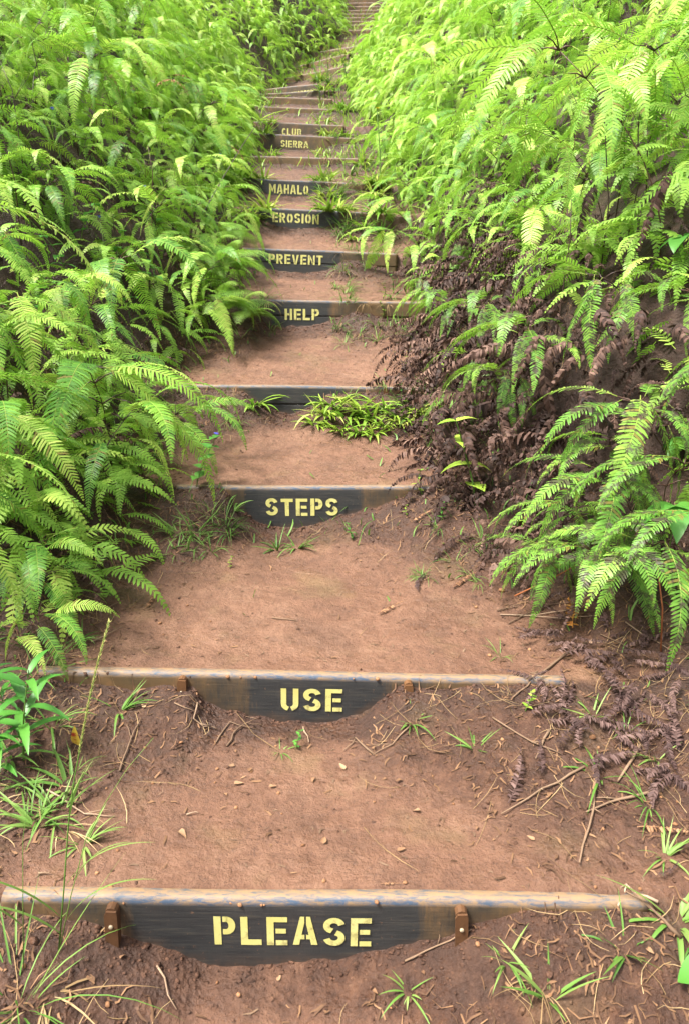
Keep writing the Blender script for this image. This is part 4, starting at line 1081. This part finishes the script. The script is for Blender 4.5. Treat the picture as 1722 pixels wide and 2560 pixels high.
twig([(1700, 2350), (1640, 2290), (1570, 2235)], .006, 'pale stick leaning down from the right end of the PLEASE board')
for q in ([(1025, 1819), (981, 1863), (931, 1890)], [(494, 1763), (485, 1801), (510, 1820), (548, 1828)], [(570, 1867), (592, 1828), (620, 1812), (660, 1820)], [(300, 1930), (330, 1850), (355, 1800)], [(760, 1822), (772, 1860)], [(540, 1860), (575, 1810), (650, 1830)], [(930, 1890), (890, 1850), (860, 1880)], [(1230, 1800), (1330, 1860), (1400, 1890)], [(440, 1760), (500, 1790)]):
    twig(q, .0035, 'thin bare root on the soil in front of the USE board', 'roots in front of USE', .006, 'root')
for q in ([(1250, 1540), (1400, 1550), (1500, 1540)], [(1270, 1560), (1360, 1520), (1440, 1505)], [(1240, 1530), (1320, 1510)], [(1300, 1545), (1420, 1530)], [(230, 1610), (310, 1570)], [(255, 1535), (300, 1508)], [(1560, 1560), (1690, 1640)], [(1500, 1590), (1640, 1660)], [(680, 1548), (745, 1556)], [(100, 2190), (128, 2186)], [(470, 2040), (500, 2035)], [(120, 1980), (215, 2040), (290, 2045)], [(395, 2415), (440, 2530)], [(1010, 2410), (1090, 2370), (1180, 2330)]):
    twig(q, .0032, 'thin dry twig lying on the path', 'twigs on the path', .006)
def curled(seed):
    r = random.Random(seed); mb = MB(); leaf(mb, (-.02, 0, .002), (1, 0, .25), .055*r.uniform(.7, 1.1), .026*r.uniform(.7, 1.2), r.uniform(.2, .7), r.uniform(.2, .7), .06, 9, rv=r.random(), twist=r.uniform(-.8, .8), wave=.05); return mb.mesh('dry_leaf', M_DRY)
DRYL = [curled(k) for k in range(6)]
dl = [(594, 1962, 1.1, 'pale tan dry leaf left of centre on the tread below USE'), (626, 1927, .9, 'small tan dry leaf just above the pale one below USE'), (857, 1922, 1.1, 'upright dry leaf under the dry straw tuft below USE'), (1040, 2030, 1.2, 'round tan leaf on the right of the tread above PLEASE'), (1236, 2034, 1.1, 'pale grey leaf beside the foot of the large curled frond'), (455, 2088, 1.5, 'crumpled brown leaf left of centre above PLEASE'), (1000, 2128, .9, 'small tan leaf right of centre above PLEASE'), (810, 2105, 1.2, 'torn tan leaf in the middle of the tread above PLEASE'), (1328, 2100, .8, 'small grey-brown leaf on the tread left of the upright-lying twig'), (1120, 1420, 1.1, 'grey leaf on the soil at the right below STEPS')]
for k, (px, py, sc, lb) in enumerate(dl):
    tag(link('dry_leaf', DRYL[k % 6], None, on_ground(px, py) + Vector((0, 0, .004)), (0, 0, k*1.1), sc*.55), lb, 'dry leaf')
r_ = random.Random(31); k = 0
while k < 36:
    px, py = r_.uniform(30, 1700), r_.uniform(1560, 2540)
    p = on_ground(px, py)
    _, m, wg, d0 = T(p.x, p.y, True)
    if m < .3 and d0 < -.1 and r_.random() < .8: continue
    tag(link('dry_leaf', DRYL[k % 6], None, p + Vector((0, 0, .006)), (r_.uniform(-.3, .3), r_.uniform(-.3, .3), r_.uniform(0, 6.28)), r_.uniform(.25, .55)), 'small dry leaf fragment scattered on the lower steps', 'dry leaf', 'dry leaves on the lower steps'); k += 1
def stone_mesh(seed):
    import bmesh
    r = random.Random(seed); bm = bmesh.new(); bmesh.ops.create_icosphere(bm, subdivisions=2, radius=1)
    for v in bm.verts:
        f = 1 + .35*noise.noise(v.co*1.3 + Vector((seed*3.1, 0, 0))) + .12*noise.noise(v.co*3 + Vector((0, seed, 0))); v.co = Vector((v.co.x*f, v.co.y*f*.85, v.co.z*f*.65))
    me = bpy.data.meshes.new('stone'); bm.to_mesh(me); bm.free(); me.materials.append(M_STONE)
    me.polygons.foreach_set('use_smooth', [True]*len(me.polygons)); return me
STN = [stone_mesh(k) for k in range(5)]
for k, (px, py, sc, lb) in enumerate([(1253, 1478, .016, 'largest tan stone on the right of the tread above USE'), (1189, 1519, .009, 'orange-brown pebble below the largest stone above USE'), (1222, 1640, .010, 'tan pebble near the right end of the USE board'), (1480, 1845, .013, 'round tan pebble beside the dead fronds right of USE')]):
    tag(link('stone', STN[k], None, on_ground(px, py) + Vector((0, 0, sc*.35)), (0, 0, k), sc), lb, 'stone')
k = 0
while k < 70:
    px, py = r_.uniform(30, 1700), r_.uniform(1500, 2540); p = on_ground(px, py); sc = r_.uniform(.0035, .009)
    tag(link('stone', STN[k % 5], None, p + Vector((0, 0, sc*.3)), (r_.random(), 0, r_.uniform(0, 6)), sc), 'small brown pebble lying on the lower steps', 'stone', 'pebbles on the lower steps'); k += 1

# ------------------------------------------------------------------ litter, clods and low growth nobody could count
def clod_mass():
    ico = [(0, 0, 1)] + [(.894*math.cos(i*1.2566), .894*math.sin(i*1.2566), .447) for i in range(5)] + [(.894*math.cos(i*1.2566 + .628), .894*math.sin(i*1.2566 + .628), -.447) for i in range(5)] + [(0, 0, -1)]
    fc = [(0, i+1, (i+1) % 5+1) for i in range(5)] + [(i+1, i+6, (i+1) % 5+1) for i in range(5)] + [((i+1) % 5+1, i+6, (i+1) % 5+6) for i in range(5)] + [(11, (i+1) % 5+6, i+6) for i in range(5)]
    ico = np.array(ico, np.float32); fc = np.array(fc, np.int32); V = []; F = []; n = 0; r = random.Random(8); g = np.random.default_rng(4); c = 0; tr = 0; A = []
    while c < 9000 and tr < 60000:
        tr += 1
        y = .7 + 8*r.random()**1.7; x = xc(y) + r.uniform(-1.5, 1.5)
        z, m, wg, d0 = T(x, y, True)
        if not in_view((x, y, z), 10): continue
        dens = clamp(.02 + m*.8 + sstep(-.3, .05, d0)*.8)
        if r.random() > dens: continue
        s = r.uniform(.0022, .0060)*(1 + .16*y) if r.random() < .9 else r.uniform(.006, .013)
        v = ico*(1 + g.uniform(-.5, .5, (12, 1)).astype(np.float32))*s*np.array([1, g.uniform(.7, 1.2), .75], np.float32) + np.array([x, y, z - s*.15], np.float32)
        V.append(v); F.append(fc + n); n += 12; A += [r.random()]*12; c += 1
    for i in range(9):
        b = BOARDS[i]
        for q_ in range(150 if i < 5 else 70):
            x = b['c'].x + r.uniform(-1, 1)*b['hl']; y = bY(i, x) - abs(r.gauss(0, .022)) - .004; s = r.uniform(.003, .0085)*(1 + .08*i)
            z = T(x, y)
            v = ico*(1 + g.uniform(-.5, .5, (12, 1)).astype(np.float32))*s*np.array([1.2, .8, .8], np.float32) + np.array([x, y, z], np.float32)
            V.append(v); F.append(fc + n); n += 12; A += [r.random()]*12
    me = np_mesh('soil_clods', np.concatenate(V), np.concatenate(F), MUD, dict(trod=np.array(A)*.35, damp_shade=np.zeros(n)), False)
    return link('soil_clods', me)
tag(clod_mass(), 'crumbs and clods of red-brown soil on the step fronts', 'soil', kind='stuff')
def strips(count, name, mat, dens_f, yr, lr, wr, el=(0, .25), seed=1, nseg=2, xr=1.7, py=1.6, bend=.5, lift=.003, ang=None):
    r = random.Random(seed); mb = MB(); c = tr = 0
    while c < count and tr < count*30:
        tr += 1
        y = yr[0] + (yr[1] - yr[0])*r.random()**py; x = xc(y) + r.uniform(-xr, xr)*(1 + .03*y)
        z, m, wg, d0 = T(x, y, True)
        strips.d = x - xc(y)
        if not in_view((x, y, z), 20) or r.random() > dens_f(m, wg, d0, y): continue
        if el[1] > .6 and y > 5 and _clear(*project((x, y, z))[:2]): continue
        if el[1] < .6 and max(abs(T(x + dx_, y + dy_) - z) for dx_, dy_ in ((.05, 0), (-.05, 0), (0, .05), (0, -.05), (0, .12), (0, -.1))) > .09: continue
        a = r.uniform(0, 6.283); L = r.uniform(*lr)*(1 if r.random() < .85 else 1.8); W = r.uniform(*wr); e = r.uniform(*el); rv = r.random(); b = r.uniform(-bend, bend)
        prev = None
        for k in range(nseg + 1):
            s = k/nseg - .5 if el[1] < .6 else k/nseg
            aa = a + b*s*2; hx, hy = math.cos(aa)*math.cos(e)*L*s, math.sin(aa)*math.cos(e)*L*s
            qx, qy = x + hx, y + hy
            zz = T(qx, qy) if el[1] < .6 else z
            qz = max(zz, z - .05) + lift + (abs(math.sin(e))*L*(s + .5) if el[1] < .6 else math.sin(e)*L*s - .25*L*s*s)
            wv = W/2*(1 if k < nseg else .35); tx, ty = -math.sin(aa)*wv, math.cos(aa)*wv; tz = wv*r.uniform(-.5, .5)
            cur = (mb.vert((qx + tx, qy + ty, qz + tz), rnd=rv), mb.vert((qx - tx, qy - ty, qz - tz), rnd=rv))
            if prev: mb.face(prev[0], prev[1], cur[1], cur[0])
            prev = cur
        c += 1
    return link(name, mb.mesh(name, mat))
tag(strips(8000, 'leaf_litter', M_LITTER, lambda m, w_, d0, y: clamp(.055 + m*.8 + sstep(-.25, .05, d0)*.9), (.7, 8), (.008, .045), (.0015, .0075), (0, .35), 2), 'scattered bark chips and dead leaf scraps on the soil', 'leaf litter', kind='stuff')
tag(strips(1500, 'straw_litter', M_STRAW, lambda m, w_, d0, y: clamp(.01 + m*.35 + sstep(-.15, .1, d0)*.9), (.7, 7), (.05, .16), (.0010, .0022), (0, .22), 3, 4, bend=.35), 'dry straw strands lying on the soil and step edges', 'straw', kind='stuff')
tag(strips(5200, 'ground_cover', M_GRASS, lambda m, w_, d0, y: sstep(2.2, 4.5, y)*clamp(.02 + (m*.28 if y < 8 else (m*.6 + .3)*(.3 if strips.d < .1 else 1.3)) + sstep(-.12, .08, d0)*.9)*(1 if d0 < .5 else 0), (2.2, 24), (.03, .10), (.0035, .010), (.6, 1.3), 4, 3, 1.5, 1.5), 'low grass and seedlings along the edges of the stair', 'ground cover', kind='stuff')
tag(strips(2600, 'weedy_growth', M_BLADE, lambda m, w_, d0, y: sstep(8.5, 13, y)*clamp(.5 + m*.4)*(.25 if strips.d < .05 and y < 19 else .6 if d0 < .6 else 0), (9, 28), (.08, .26), (.010, .022), (.6, 1.35), 6, 3, 1.5, 1.0), 'weedy grass overgrowing the upper steps', 'weeds', kind='stuff')

tag(strips(520, 'trail_crumbs', M_TWIG, lambda m, w_, d0, y: .7 if (m < .3 and d0 < -.05) else .05, (.9, 7), (.006, .030), (.0015, .006), (0, .25), 14, 2, 1.0, 1.4, .8), 'dark bark bits and leaf crumbs trodden into the treads', 'litter', kind='stuff')
